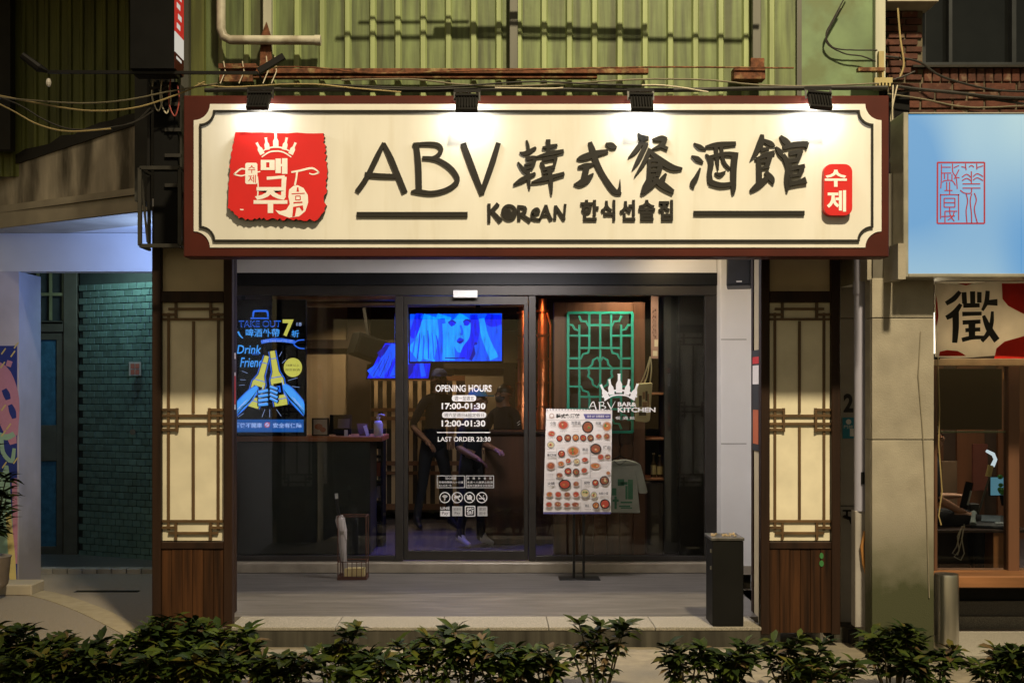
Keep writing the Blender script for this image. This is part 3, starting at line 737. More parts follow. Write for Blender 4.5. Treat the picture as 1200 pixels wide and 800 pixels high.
er_s((560,475,10),(560,505,16)); er_s((518,520,6),(608,516,6)); er_s((545,535,6),(578,535,6)); er_s((545,535,6),(546,562,6)); er_s((578,535,6),(577,562,6)); er_s((545,562,6),(578,562,6)); er_s((530,582,9),(592,578,9))
er.prism([e1(*p) for p in ((528,610),(596,600),(600,630),(590,640),(572,612),(552,616),(545,650),(540,675),(522,680))], YE-.0012, YE-.0012)
er.text('수', 255+212*.16867, 255+262*.16867, 140+318*.16867, 140+372*.16867, YE-.0012); er.text('제', 255+212*.16867, 255+266*.16867, 140+385*.16867, 140+440*.16867, YE-.0012)
er.build('emblem_cutouts', m_red, emb)
rp = MB().rrect(X(963,YS), X(996,YS), Z(254,YS), Z(194,YS), .05, YS-.05, YS-.0062, 6).build('seal_panel', m_red, sg, bevel=.004); rp['label'] = 'small red rounded seal with two white syllables'
MB().text('수', 966.5, 992.5, 199, 219, YS-.0515, bold=.03).text('제', 969, 991.5, 223, 248, YS-.0515, bold=.03).build('seal_text', m_embwhite, rp)

# floodlights on the sign
def flood(px, py, label, tilt):
    Y = YS-.125; c = P(px, py, Y)
    t = thing('floodlight', label, 'floodlight', (c.x, YS+.15, Z(108,YS)), 'floodlights along the top of the signboard')
    mb = MB(); Mx = Matrix.Rotation(R(tilt),3,'Y') @ Matrix.Rotation(R(-40),3,'X')
    mb.obox(c, .071, .016, .064, Mx)
    for i in range(7): mb.obox(c+Mx@Vector((-.054+i*.018,-.024,0)), .003, .008, .052, Mx)
    mb.obox(c+Mx@Vector((0,-.012,.07)), .076, .02, .01, Mx)
    mb.build('lamp_head', m_black, t, bevel=.004)
    lens = MB().obox(c+Mx@Vector((0,.0195,0)), .058, .002, .05, Mx).build('lens', emis('flood_lens', (1,.95,.82), 12), t)
    br = MB(); e = c+Mx@Vector((0,-.0,.075))
    br.bar(e+Vector((-.08,0,-.02)), e+Vector((-.08,.02,.05)), .012, .005); br.bar(e+Vector((.08,0,-.02)), e+Vector((.08,.02,.05)), .012, .005)
    br.bar(e+Vector((-.085,.02,.05)), e+Vector((.085,.02,.05)), .02, .012)
    br.tube([e+Vector((0,.02,.05)), e+Vector((0,.12,.07)), Vector((c.x, YS+.06, fz1+.05)), Vector((c.x, YS+.09, fz1))], .011, 8)
    br.build('bracket', m_black, t)
    d = Mx@Vector((0,1,0))
    lamp('flood_light', 'AREA', c+d*.03, FLOOD, (1,.95,.86), .1, .085, aim=d, parent=t)
FLOOD = 1.45
flood(303, 120, 'black floodlight at the left end of the sign above the red emblem', 0)
flood(547, 123, 'black floodlight over the sign above the letters B and V', 0)
flood(752, 122, 'black floodlight over the sign above the middle characters', 1)
flood(961, 120, 'slightly tilted black floodlight at the right end of the sign', 5)

# ------------------------------------------------------------------ shopfront: ceiling, header, glazing
YW = 2.5
ar = thing('shop_building', 'restaurant ground floor with white arcade walls behind the pillars', 'building', (0,2.5,0))
MB().box(-2.464, 2.36, .1, 2.62, 3.14, 3.2).build('arcade_ceiling', m_white, ar)
MB().box(-2.464, 2.06, 2.46, 2.62, 2.915, 3.138).build('white_fascia', m_white, ar)
MB().box(2.065, 2.36, 2.3, 2.62, .14, 3.138).build('white_side_wall', m_whitetile, ar, bevel=.003)
MB().box(2.075, 2.36, 2.29, 2.2995, .141, .22).build('skirting', m_sill, ar)
sjo = MB(); sjo.box(2.067, 2.3, 2.2985, 2.2995, Z(398,2.3), Z(397.3,2.3)); sjo.box(2.067, 2.3, 2.2985, 2.2995, Z(520,2.3), Z(519.3,2.3)); sjo.build('panel_joint', m_joint, ar)
MB().box(1.95, 2.36, .56, 2.3, -.02, .0).build('side_footing', m_riser, ar)
MB().box(2.34, 2.36, .1, 2.3, 0, 3.138).build('side_wall', m_white, ar)
MB().box(-2.54, -2.465, .56, 2.62, 0, 3.26).build('side_wall', m_white, ar)
# arcade ceiling lamp (hidden behind the sign)
al = thing('ceiling_lamp', 'slim white tube lamp fixed under the arcade ceiling behind the sign', 'ceiling lamp', (.2,1.35,3.1))
MB().box(-.4,.8,1.32,1.38,3.11,3.139).build('lamp_body', m_white, al); MB().tube([(-.38,1.35,3.095),(.78,1.35,3.095)], .014, 10).build('lamp_tube', emis('tube_cool', (.75,.82,1), 3), al)
lamp('arcade_light', 'AREA', (.2,1.35,3.07), 80, (.97,.90,.88), 1.1, .05, aim=(0,0,-1), parent=al)
wl = thing('ceiling_spot', 'small warm ceiling spot near the speaker at the right end of the arcade', 'ceiling lamp', (1.55,1.9,3.1))
MB().lathe([(.045,3.08),(.05,3.139)],1.55,1.9,16).build('lamp_body', m_white, wl)
lamp('spot_light', 'SPOT', (1.55,1.9,3.07), 16, (1,.74,.4), .04, aim=(.35,.45,-.25), parent=wl, cone=R(165), blend=1)
# passage lamp on the left
pln = thing('passage_lamp', 'cool white batten lamp under the soffit of the left passage', 'ceiling lamp', (-3.8,3.42,3.2))
MB().box(-4.1,-3.5,3.39,3.45,3.22,3.26).build('lamp_body', m_white, pln)
lamp('passage_light', 'AREA', (-3.8,3.42,3.2), 9, (.58,.90,.92), .5, .05, aim=(0,.5,-1), parent=pln)
wlm = thing('hidden_soffit_lamp', 'small bluish hidden lamp added on the side wall behind the left pillar', 'wall lamp', (-2.56,1.5,2.8))  # hidden lamp added to throw blue light on the soffit
MB().box(-2.59,-2.541,1.42,1.58,2.74,2.86).build('lamp_body', m_white, wlm)
lamp('soffit_fill_light', 'AREA', (-2.62,1.5,2.8), 16, (.30,.48,1), .14, .1, aim=(-1,.25,.45), parent=wlm)

sf = thing('shopfront', 'dark aluminium framed glass shopfront with sliding door', 'shopfront', (-.2,YW,.23))
def pb(a, b, c, d, Y, dp): return MB().pbox(a, b, c, d, Y, dp)
pb(262, 843, 319.5, 334, YW-.04, .1).build('header', m_alu2, sf, bevel=.004)
pb(262, 843, 334.3, 346, YW-.02, .07).build('head_rail', m_alu, sf, bevel=.004)
for (a, b, yy) in ((255,276,YW-.02),(463,472.5,YW-.02),(619.5,628,YW-.02),(826,841.5,YW-.02)):
    pb(a, b, 346.3, 657, yy, .06).build('post', m_alu, sf, bevel=.004)
for (a, b) in ((276.3,462.7),(628.3,825.7)):
    pb(a, b, 651, 657, YW-.012, .05).build('bottom_rail', m_alu, sf, bevel=.003)
    pb(a, b, 346.4, 650.8, YW+.01, .008).build('fixed_pane', m_glass, sf)
dr_ = MB()
for a, b, c, d in ((473,619,347,357),(473,478,357,646),(614,619,357,646),(473,619,645,656)): dr_.pbox(a, b, c, d, YW+.012, .035)
do = dr_.build('sliding_door', m_alu, sf, bevel=.003); do['label'] = 'glass sliding door with white opening hours lettering'
pb(478, 614, 357, 645, YW+.026, .008).build('door_pane', m_glass, do)
pb(531, 559.5, 340, 348.5, YW-.07, .05).build('door_sensor', mat('sensor_white', (.75,.75,.75), .5), sf, bevel=.004)
# decals on the sliding door
YDc = YW+.0235
zx = lambda x: 495+x*.2252
zy = lambda y: 440+y*.225
m_dc = [m_decal, mat('decal_ink', (.08,.07,.07), .7), m_decal_t, flat('mark_black', (.02,.02,.02))]
dc = MB(); dc.m = 0
dc.text('OPENING HOURS', zx(68), zx(360), zy(48), zy(84), YDc, bold=.02)
dc.text('17:00-01:30', zx(100), zx(328), zy(142), zy(175), YDc, bold=.03)
dc.text('12:00-01:30', zx(100), zx(328), zy(232), zy(265), YDc, bold=.03)
dc.text('LAST ORDER 23:30', zx(80), zx(355), zy(318), zy(343), YDc, bold=.02)
dc.pbox(zx(76), zx(354), zy(293), zy(298), YDc-.001, .001)
dc.rrect(X(zx(153),YDc), X(zx(280),YDc), Z(zy(134),YDc), Z(zy(102),YDc), .025, YDc, YDc)
dc.rrect(X(zx(102),YDc), X(zx(332),YDc), Z(zy(220),YDc), Z(zy(189),YDc), .025, YDc, YDc)
dc.mat(1).text('週一至週五', zx(168), zx(268), zy(108), zy(129), YDc-.001); dc.text('週六至週日&國定假日', zx(114), zx(320), zy(195), zy(215), YDc-.001)
dc.build('opening_hours_lettering', m_dc, do); dc = MB()
def rectline(mb, a, b, c, d, wd, Y):
    for q in ((a,b,c,c+wd),(a,b,d-wd,d),(a,a+wd,c+wd,d-wd),(b-wd,b,c+wd,d-wd)): mb.pbox(zx(q[0]), zx(q[1]), zy(q[2]), zy(q[3]), Y-.001, .001)
rectline(dc, 76, 220, 520, 584, 2.5, YDc); rectline(dc, 226, 372, 520, 584, 2.5, YDc)
dc.text('貼心提醒', zx(120), zx(176), zy(527), zy(541), YDc); dc.text('用餐時間限九十分鐘', zx(84), zx(212), zy(549), zy(560), YDc); dc.text('每人低消一份', zx(84), zx(152), zy(566), zy(577), YDc)
for i, ch in enumerate('禁帶外食等'): dc.text(ch, zx(232+i*29), zx(244+i*29), zy(528), zy(541), YDc)
dc.text('未滿十八歲禁止飲酒', zx(232), zx(366), zy(549), zy(560), YDc); dc.text('酒後不開車安全有保障', zx(232), zx(366), zy(566), zy(577), YDc)
dc.build('notice_lettering', m_dc, do)
for i in range(4):
    dc = MB(); cx, cz = X(zx(117+i*64),YDc), Z(zy(634),YDc); dc.ring(cx, cz, .048, .008, YDc)
    if i == 0:
        for rr in (.012,.022,.032): dc.stroke([(cx+rr*math.cos(R(a)), cz-.012+rr*math.sin(R(a)), .006) for a in (40,65,90,115,140)], YDc-.0004, YDc-.0004)
        dc.disc(cx, cz-.018, .006, .006, YDc)
    else:
        dc.stroke([(cx-.034,cz+.034,.007),(cx+.034,cz-.034,.007)], YDc-.0006, YDc-.0006)
        if i == 1: dc.disc(cx-.005,cz+.004,.024,.012,YDc-.0003).disc(cx+.022,cz+.012,.01,.009,YDc-.0003).stroke([(cx-.02,cz,.007),(cx-.022,cz-.024,.007)],YDc-.0003,YDc-.0003).stroke([(cx+.01,cz,.007),(cx+.012,cz-.024,.007)],YDc-.0003,YDc-.0003)
        if i == 2: dc.prism([(cx-.02,cz-.02),(cx+.02,cz-.02),(cx+.026,cz+.012),(cx-.026,cz+.012)],YDc-.0003,YDc-.0003).disc(cx+.004,cz+.016,.012,.01,YDc-.0003)
        if i == 3: dc.stroke([(cx-.028,cz-.01,.009),(cx+.028,cz-.01,.009)],YDc-.0003,YDc-.0003).stroke([(cx+.02,cz,.004),(cx+.012,cz+.012,.004),(cx+.022,cz+.024,.004)],YDc-.0003,YDc-.0003)
    dc.build('round_symbol', m_dc, do)
# payment marks
dc = MB()
dc.text('LINE', zx(94), zx(142), zy(682), zy(696), YDc, bold=.02); dc.pbox(zx(93), zx(143), zy(702), zy(732), YDc-.0005, .0005); dc.mat(1).text('Pay', zx(102), zx(134), zy(707), zy(729), YDc-.0012)
dc.mat(2).pbox(zx(155), zx(208), zy(680), zy(731), YDc-.0005, .0005); dc.pbox(zx(286), zx(338), zy(680), zy(731), YDc-.0005, .0005)
dc.mat(1).text('悠遊付', zx(162), zx(202), zy(688), zy(702), YDc-.0012); dc.text('Pay', zx(168), zx(196), zy(708), zy(726), YDc-.0012); dc.text('歡迎', zx(296), zx(330), zy(686), zy(702), YDc-.0012); dc.text('刷卡', zx(296), zx(330), zy(708), zy(726), YDc-.0012)
dc.mat(0).rrect(X(zx(221),YDc), X(zx(276),YDc), Z(zy(733),YDc), Z(zy(677),YDc), .012, YDc-.0003, YDc-.0003); dc.mat(3).rrect(X(zx(226),YDc), X(zx(271),YDc), Z(zy(728),YDc), Z(zy(682),YDc), .01, YDc-.0007, YDc-.0007)
dc.mat(0).text('街', zx(230), zx(267), zy(686), zy(724), YDc-.0012, bold=.02)
dc.build('payment_marks', m_dc, do)
# crown decal on the right pane
YCr = YW+.0065
kx = lambda x: 630+x*.2126
ky = lambda y: 340+y*.2126
cr = MB()
def crb(bx, by, tx, ty, wb, wn_):
    v = Vector((tx-bx,ty-by)); p = Vector((-v.y,v.x)).normalized(); b = Vector((bx,by)); o = []
    prof = ((0,wb),(.45,wb),(.65,wn_),(.96,wn_),(.965,wn_*1.3),(1,wn_*1.3))
    for t, w_ in prof: o.append(b+v*t+p*w_/2)
    for t, w_ in prof[::-1]: o.append(b+v*t-p*w_/2)
    cr.prism([(X(kx(q.x),YCr),Z(ky(q.y),YCr)) for q in o], YCr, YCr)
for q in ((385,600,348,520,30,12),(410,575,395,490,30,12),(449,565,449,460,34,14),(490,575,505,490,30,12),(520,600,552,515,30,12)): crb(*q)
def crs(pts): cr.stroke([(X(kx(x),YCr),Z(ky(y),YCr),w_*.2126/s(YCr)) for x, y, w_ in pts], YCr-.0004, YCr-.0004)
crs([(355,588,8),(400,560,10),(450,550,10),(500,560,10),(548,588,8)]); crs([(368,608,6),(410,582,8),(450,576,8),(495,582,8),(535,608,6)])
def kst(pts): crs(pts)
kst([(282,655,3),(300,620,5),(312,615,6)]); kst([(310,615,5),(322,655,7)]); kst([(292,640,3),(320,638,3)])
kst([(342,616,6),(342,655,6)]); kst([(335,618,3),(362,616,5),(362,632,4),(345,635,3)]); kst([(345,635,3),(375,642,5),(362,655,4),(338,655,3)])
kst([(385,616,6),(405,655,6)]); kst([(428,612,3),(405,655,4)])
cr.text('BAR&', kx(442), kx(545), ky(616), ky(640), YCr, bold=.03); cr.text('KITCHEN', kx(442), kx(650), ky(645), ky(672), YCr, bold=.03)
cr.text('餐 酒 館', kx(430), kx(535), ky(695), ky(712), YCr)
cr.build('crown_decal', m_decal, sf)

# ------------------------------------------------------------------ interior shell
FZ = .22
m_int = mat('interior_dark_wall', (.045,.03,.02), .7, var=.25)
m_beige = mat('interior_beige', (.40,.31,.2), .7, var=.06)
m_ifloor = mat('interior_floor', (.10,.09,.11), .25, var=.25, vs=4)
room = thing('bar_interior', 'dim bar interior with beige panels and slatted screen seen through the glass', 'room', (0,5,FZ))
MB().box(-2.6, 3.2, 2.62, 8, .1, FZ).build('bar_floor', m_ifloor, room)
MB().box(-2.6, 3.2, 2.62, 8, 3.05, 3.12).build('bar_ceiling', mat('bar_ceiling', (.10,.075,.05), .35, var=.4, vs=3, stretch=(.4,8,1), bump=.4, bs=14), room)
MB().box(-2.7, -2.58, 2.62, 8, FZ, 3.05).build('bar_wall', m_int, room); MB().box(3.1, 3.2, 2.62, 8, FZ, 3.05).build('bar_wall', m_int, room)
MB().box(-2.7, 3.2, 7, 7.1, FZ, 3.05).build('bar_wall', m_int, room)
def ib(name, px0, px1, py0, py1, Y, d, m, par=room, bev=0): return MB().pbox(px0, px1, py0, py1, Y, d).build(name, m, par, bevel=bev)
ib('beige_panel', 300, 407, 348, 520, 5.9, .05, m_beige); ib('dark_beam', 300, 470, 398, 408, 5.8, .09, m_int)
ib('beige_panel', 434, 450, 452, 640, 6.2, .05, m_beige); ib('beige_panel', 532, 590, 432, 540, 6.3, .05, m_beige); ib('beige_panel', 590, 612, 385, 425, 6.4, .05, m_beige); ib('beige_panel', 604, 610, 428, 480, 6.2, .05, m_beige)
ib('dark_beam', 520, 615, 425, 432, 6.2, .08, m_int); ib('dark_beam', 407, 434, 352, 610, 5.75, .1, m_int); ib('dark_beam', 590, 604, 428, 560, 6.15, .1, m_int)
# slatted screen
scn = thing('slatted_screen', 'pale wooden slatted screen at the back of the bar behind the standing person', 'screen', P(470,605,5.95))
m_slat = mat('slat_wood', (.46,.33,.19), .5, var=.2, streak=True)
sl = MB().box(-.024,.024,-.012,.012,0,Z(446,5.95)-Z(590,5.95)).mesh('slat', m_slat)
for i in range(11): piece('slat', sl, P(430.5+i*10.2,590,5.95), scn)
dm = MB()
for (a, b) in ((440,446),(478,482),(488,492),(540,545),(552,556),(590,597)): dm.pbox(424, 545, a, b, 5.935 if a in(440,590) else 5.93, .012)
dm.build('cross_rail', mat('rail_wood', (.16,.07,.03), .5), scn)
MB().pbox(424, 545, 440, 600, 6.02, .02).build('backing', m_int, scn)
# ceiling duct glints
dk = MB(); dk.tube([(-2.4,4.2,2.86),(.4,4.2,2.86)], .07, 12); dk.tube([(-2.4,4.6,2.80),(.4,4.6,2.80)], .05, 12)
tag(dk.build('ceiling_duct', mat('brushed_duct', (.45,.36,.25), .3, .9, var=.2), smooth=True), 'brushed metal duct pipes under the bar ceiling above the screens', 'duct')
# copper still columns
m_copper = mat('copper', (.80,.27,.11), .36, 1, var=.2, vs=8, bump=.3, bs=25)
def still(px, rpx, Y, top, bot, label):
    c = P(px, bot, Y); r = rpx/s(Y); zt, zb_ = Z(top,Y), Z(bot,Y)
    t = thing('copper_still', label, 'still', (c.x,Y,zb_), 'copper still columns behind the glass')
    MB().lathe([(r*1.25,zb_),(r*1.25,zb_+.22),(r,zb_+.26),(r,zt-.25),(r*.8,zt-.2),(r*.8,zt)], c.x, Y, 18).build('column', m_copper, t, smooth=True)
    fl = MB()
    for f in (.18,.36,.54,.72,.9): z_ = zb_+(zt-zb_)*f; fl.lathe([(r*1.18,z_),(r*1.18,z_+.02)], c.x, Y, 18)
    fl.build('flange', m_copper, t, smooth=True)
    MB().tube([(c.x+r*1.5,Y-.05,zb_+.1),(c.x+r*1.5,Y-.05,zt-.3),(c.x+r*.8,Y-.03,zt-.15)], r*.22, 8).build('riser_pipe', m_copper, t, smooth=True)
still(613, 6.5, 4.7, 352, 505, 'copper still column beside the door post, left of the pair')
still(636, 6, 4.6, 350, 505, 'copper still column behind the menu board, right of the pair')

# interior lamps: warm ceiling downlights
def downlight(x, y, p, col, label, z=3.03, cone=130):
    t = thing('downlight', label, 'ceiling lamp', (x,y,z), 'downlights in the bar ceiling')
    MB().lathe([(.05,z-.03),(.05,z+.018)], x, y, 14).build('lamp_body', m_black, t)
    lamp('bar_light', 'SPOT', (x,y,z-.05), p, col, .04, aim=(0,.12,-1), parent=t, cone=R(cone))
downlight(-1.6, 4.9, 60, (1,.72,.42), 'warm downlight over the beige wall at the left of the bar')
downlight(-.75, 5.25, 36, (1,.72,.42), 'warm downlight before the slatted screen at the back')
downlight(1.25, 2.7, 55, (1,.84,.62), 'warm downlight over the teal lattice panel')
downlight(.42, 4.15, 55, (1,.45,.2), 'amber downlight over the copper columns and the bar')
downlight(-.72, 3.1, 170, (.10,.10,1), 'blue downlight over the floor inside the door', cone=62)
downlight(-1.5, 2.78, 8, (1,.8,.55), 'dim warm downlight over the service counter')

# ------------------------------------------------------------------ counter and its objects
YC = 3.0
ct = thing('service_counter', 'dark service counter with orange wooden top behind the left pane', 'counter', P(355,655,YC))
MB().box(X(258,YC), X(434,YC), YC, YC+.6, FZ, Z(517.5,YC)).build('counter_body', mat('counter_green_black', (.034,.040,.031), .6, var=.15), ct, bevel=.006)
MB().box(X(255,YC-.03), X(448,YC-.03), YC-.03, YC+.66, Z(517,YC), Z(511,YC)).build('counter_top', mat('counter_wood', (.38,.12,.035), .4, var=.3, vs=14, stretch=(.1,1,1)), ct, bevel=.006)
zc = Z(511,YC)
def onc(px, Y=3.15): return X(px, Y)
sp = thing('soap_pump', 'white soap pump bottle at the right end of the counter', 'bottle', (onc(445),3.1,zc))
MB().lathe([(.042,zc),(.045,zc+.01),(.045,zc+.12),(.034,zc+.145),(.014,zc+.155),(.014,zc+.175)], onc(444), 3.1, 18).build('bottle_body', mat('pump_white', (.62,.6,.58), .35), sp, smooth=True)
MB().tube([(onc(444),3.1,zc+.17),(onc(444),3.1,zc+.205),(onc(444)+.02,3.1,zc+.212),(onc(444)+.065,3.1,zc+.20)], .008, 8).lathe([(.02,zc+.17),(.02,zc+.19)],onc(444),3.1,12).build('pump_head', mat('pump_white2', (.62,.6,.58), .35), sp, smooth=True)
fr_ = MB().box(onc(366), onc(386), 3.12, 3.135, zc, zc+.175); fr_.mat(1).box(onc(368), onc(384), 3.118, 3.1195, zc+.012, zc+.162)
fr_.mat(2).disc(onc(374), zc+.09, .04, .03, 3.1165, 3.1175).disc(onc(379), zc+.06, .03, .025, 3.1163, 3.1175)
tag(fr_.build('menu_card', [m_blackp, flat('card_cream', (.5,.4,.3)), flat('card_food', (.45,.14,.06))]), 'small picture menu card standing on the left of the counter', 'menu card')
tb = MB(); Mx = Matrix.Rotation(R(-20),3,'X'); tb.obox((onc(399),3.15,zc+.11), .11, .008, .10, Mx); tb.mat(1).obox((onc(403),3.139,zc+.12), .06, .002, .05, Mx); tb.mat(0).box(onc(393),onc(407),3.17,3.27,zc,zc+.02); tb.bar((onc(400),3.2,zc+.01),(onc(400),3.17,zc+.1),.03)
tag(tb.build('payment_tablet', [m_blackm, mat('tablet_back', (.09,.07,.06), .5)], bevel=.003), 'black tablet on a stand in the middle of the counter', 'tablet')
tc_ = MB()
tc_.add([(onc(422),3.1,zc),(onc(434),3.1,zc),(onc(430),3.16,zc+.12),(onc(418),3.16,zc+.12),(onc(422),3.105,zc),(onc(434),3.105,zc),(onc(430),3.166,zc+.12),(onc(418),3.166,zc+.12)],[(0,1,2,3),(7,6,5,4),(0,4,5,1),(1,5,6,2),(2,6,7,3),(3,7,4,0)])
tag(tc_.build('standing_card', mat('card_brown', (.12,.05,.03), .6)), 'brown leaning card between the tablet and the small white card', 'card')
tc_ = MB(); z9 = zc
tc_.bar((onc(432),3.08,zc+.003),(onc(428),3.1,zc+.10),.03,.004); tc_.bar((onc(432),3.13,zc+.003),(onc(428.3),3.104,zc+.10),.03,.004)
tag(tc_.build('tent_card', m_paper), 'little white tent card beside the soap pump', 'card')
cs = MB().box(onc(405),onc(409),3.05,3.054,zc,zc+.06); tag(cs.build('price_tag', m_paper), 'tiny white price tag in front of the tablet', 'tag')
# boxes shelf right of the counter end
bx = MB()
for i, (c_, z0, z1) in enumerate(((0,.25,.42),(1,.5,.62),(2,.72,.86),(0,1.0,1.1))): bx.mat(c_).box(X(437,3.7), X(447,3.7), 3.6, 3.9, FZ+z0, FZ+z1)
bx.mat(0).box(X(436,3.7), X(449,3.7), 3.58, 3.92, FZ, FZ+.24)
for z0 in (.44,.66,.92): bx.mat(0).box(X(434.5,3.7), X(449.5,3.7), 3.57, 3.93, FZ+z0-.012, FZ+z0)
for q in (434.5,449): bx.mat(0).box(X(q,3.7)-.008, X(q,3.7)+.008, 3.57, 3.93, FZ, FZ+1.2)
tag(bx.build('storage_rack', [m_blackm, flat('box_pale', (.3,.24,.2)), flat('box_red', (.3,.06,.03))]), 'narrow rack of boxes beside the end of the counter', 'rack')

# ------------------------------------------------------------------ lit drink poster
YQ = 2.66
dp = thing('drink_poster', 'black lit poster with glowing blue beer bottles and yellow number seven', 'poster', P(316,510,YQ))
MB().pbox(262, 358.5, 351, 511, YQ, .05).build('poster_body', m_blackm, dp, bevel=.004)
qx = lambda x: 270+x*.225
qy = lambda y: 340+y*.225
YT = YQ-.003
pm = MB()
def q2(x, y): return (X(qx(x),YT), Z(qy(y),YT))
_d = [0]
def ps(m, *pts):
    _d[0] += 1; pm.mat(m).stroke([q2(x,y)+(w_*.225/s(YT),) for x, y, w_ in pts], YT-.00004*_d[0], YT-.00004*_d[0])
def pp_(m, pts):
    _d[0] += 1; pm.mat(m).prism([q2(*p) for p in pts], YT-.00004*_d[0], YT-.00004*_d[0])
def pt(m, body, a, b, c, d, bold=0, shear=0):
    _d[0] += 1; pm.mat(m); V, F = text_geo(body, bold, 0); pm.textm(body, q2(a,0)[0], q2(b,0)[0], q2(0,d)[1], q2(0,c)[1], YT-.00004*_d[0], 0, bold, shear)
# 0 blue 1 light blue 2 yellow 3 white-blue 4 black 5 footer blue 6 red
ps(0,(118,140,8),(122,112,10),(140,108,10),(175,108,10),(192,112,10),(196,140,8)); ps(0,(105,146,7),(200,146,7))
pt(0,'TAKE OUT',44,262,158,192,.02); pt(4,'TAKE OUT',47,259,163,187,-.0)
pt(1,'啤酒外帶',80,256,200,243,.012); pt(2,'7',272,330,152,240,.035); pt(1,'折',318,358,208,246,.02); pt(3,'18',345,370,168,186); 
ps(0,(160,270,19),(205,261,19),(255,259,19),(300,264,19),(335,270,18)); pt(3,'NEW TAKE OUT 79% OFF',172,325,259,270,.005); ps(0,(330,280,6),(350,262,6),(385,258,6)); ps(0,(330,282,6),(355,300,6),(388,304,6))
ps(1,(40,215,10),(50,235,8),(65,250,5))
pt(1,'Drink',34,158,285,330,.012,.15); pt(0,'WITH',112,148,326,338,.01); pt(1,'Friend',50,165,350,400,.012,.15)
def pbt(bx, by, tx, ty, wb, wn_):
    v = Vector((tx-bx,ty-by)); p = Vector((-v.y,v.x)).normalized(); b = Vector((bx,by))
    for m, g_, cut in ((0,14,0),(4,5,0),(2,-2,0)):
        o = []
        prof = ((0,wb),(.48,wb),(.62,wn_*1.25),(.97,wn_),(1,wn_))
        for t, w_ in prof: o.append(tuple(b+v*t+p*(w_+g_)/2))
        for t, w_ in prof[::-1]: o.append(tuple(b+v*t-p*(w_+g_)/2))
        pp_(m, o)
    c = b+v*.3; ps(4, tuple(c-v*.11)+(wb*.66,), tuple(c+v*.11)+(wb*.66,)); ps(0, tuple(c-v*.06)+(wb*.3,), tuple(c+v*.06)+(wb*.3,))
    c = b+v*.12; ps(0, tuple(c-p*wb*.5)+(4,), tuple(c+p*wb*.5)+(4,)); c = b+v*.52; ps(0, tuple(c-p*wb*.5)+(4,), tuple(c+p*wb*.5)+(4,)); c = b+v*.86; ps(0, tuple(c-p*wn_*.6)+(4,), tuple(c+p*wn_*.6)+(4,))
    # glint
    ps(3, tuple(b+v*.15+p*wb*.36)+(4,), tuple(b+v*.46+p*wb*.36)+(4,))
pbt(112,608,190,342,70,26); pbt(265,600,218,316,70,28)
for m, g_ in ((0,6),(1,-4)):
    ps(m,(15,640,44+g_),(62,590,54+g_),(112,535,46+g_),(140,500,14+g_)); ps(m,(400,640,44+g_),(345,575,54+g_),(300,520,46+g_),(278,490,14+g_))
for i in range(4):
    ps(4,(140,530+i*22,20),(200,520+i*24,20)); ps(1,(145,530+i*22,15),(196,520+i*24,14))
    ps(4,(205,500+i*20,20),(252,515+i*22,20)); ps(1,(206,500+i*20,14),(246,514+i*22,13))
for k_ in range(5):
    ps(4,(20+k_*4,668-k_*13,2.2),(66+k_*8,612-k_*7,3),(112+k_*6,560-k_*9,1.5)); ps(4,(396-k_*4,668-k_*13,2.2),(346-k_*8,600-k_*7,3),(302-k_*6,548-k_*8,1.5))
for k_ in range(2):
    ps(3,(26+k_*16,632-k_*14,3),(80+k_*10,574-k_*6,3)); ps(3,(380-k_*14,620-k_*10,3),(330-k_*10,560-k_*6,3))
for i in range(4): ps(3,(148,526+i*22,2.5),(190,515+i*23,2.5)); ps(3,(208,496+i*20,2.5),(242,508+i*22,2.5))
for (a, b, c, d) in ((60,420,90,432),(50,465,80,467),(45,495,75,492),(300,470,350,455),(320,500,360,505),(240,620,265,655),(180,620,165,660),(205,620,205,660),(255,345,268,320),(270,380,290,360),(70,640,40,660),(330,440,345,420)): ps(3,(a,b,2),(c,d,2))
_d[0] += 1; pm.mat(2).disc(*q2(326,402), 48*.225/s(YT), 50*.225/s(YT), YT-.00004*_d[0], n=24); pt(4,'18歲以上',292,360,384,396); pt(4,'限定飲酒',288,362,408,420)
pm.mat(5); _d[0] += 1; pm.prism([q2(-20,672),q2(382,672),q2(382,738),q2(-20,738)], YT-.00004*_d[0], YT-.00004*_d[0])
pt(3,'酒後不開車',22,165,690,716,.02); pt(3,'安全有保障',222,372,690,716,.02); _d[0] += 1
pm.mat(6).disc(*q2(192,700), .026, .026, YT-.00004*_d[0], n=18); _d[0] += 1; pm.mat(3).disc(*q2(192,700), .019, .019, YT-.00004*_d[0], n=18); ps(6,(180,712,4),(204,688,4))
pm.V = [(min(v[0], q2(386,0)[0]), v[1], v[2]) for v in pm.V]
pm.build('poster_print', [emis('glow_blue',(.02,.16,.95),.9), emis('glow_lightblue',(.06,.36,1),1.0), emis('glow_yellow',(.75,.7,.12),.8), emis('glow_white',(.42,.55,1),.9), m_blackm, emis('glow_footer',(.005,.10,.42),.8), emis('glow_red',(.8,.1,.12),.7)], dp)

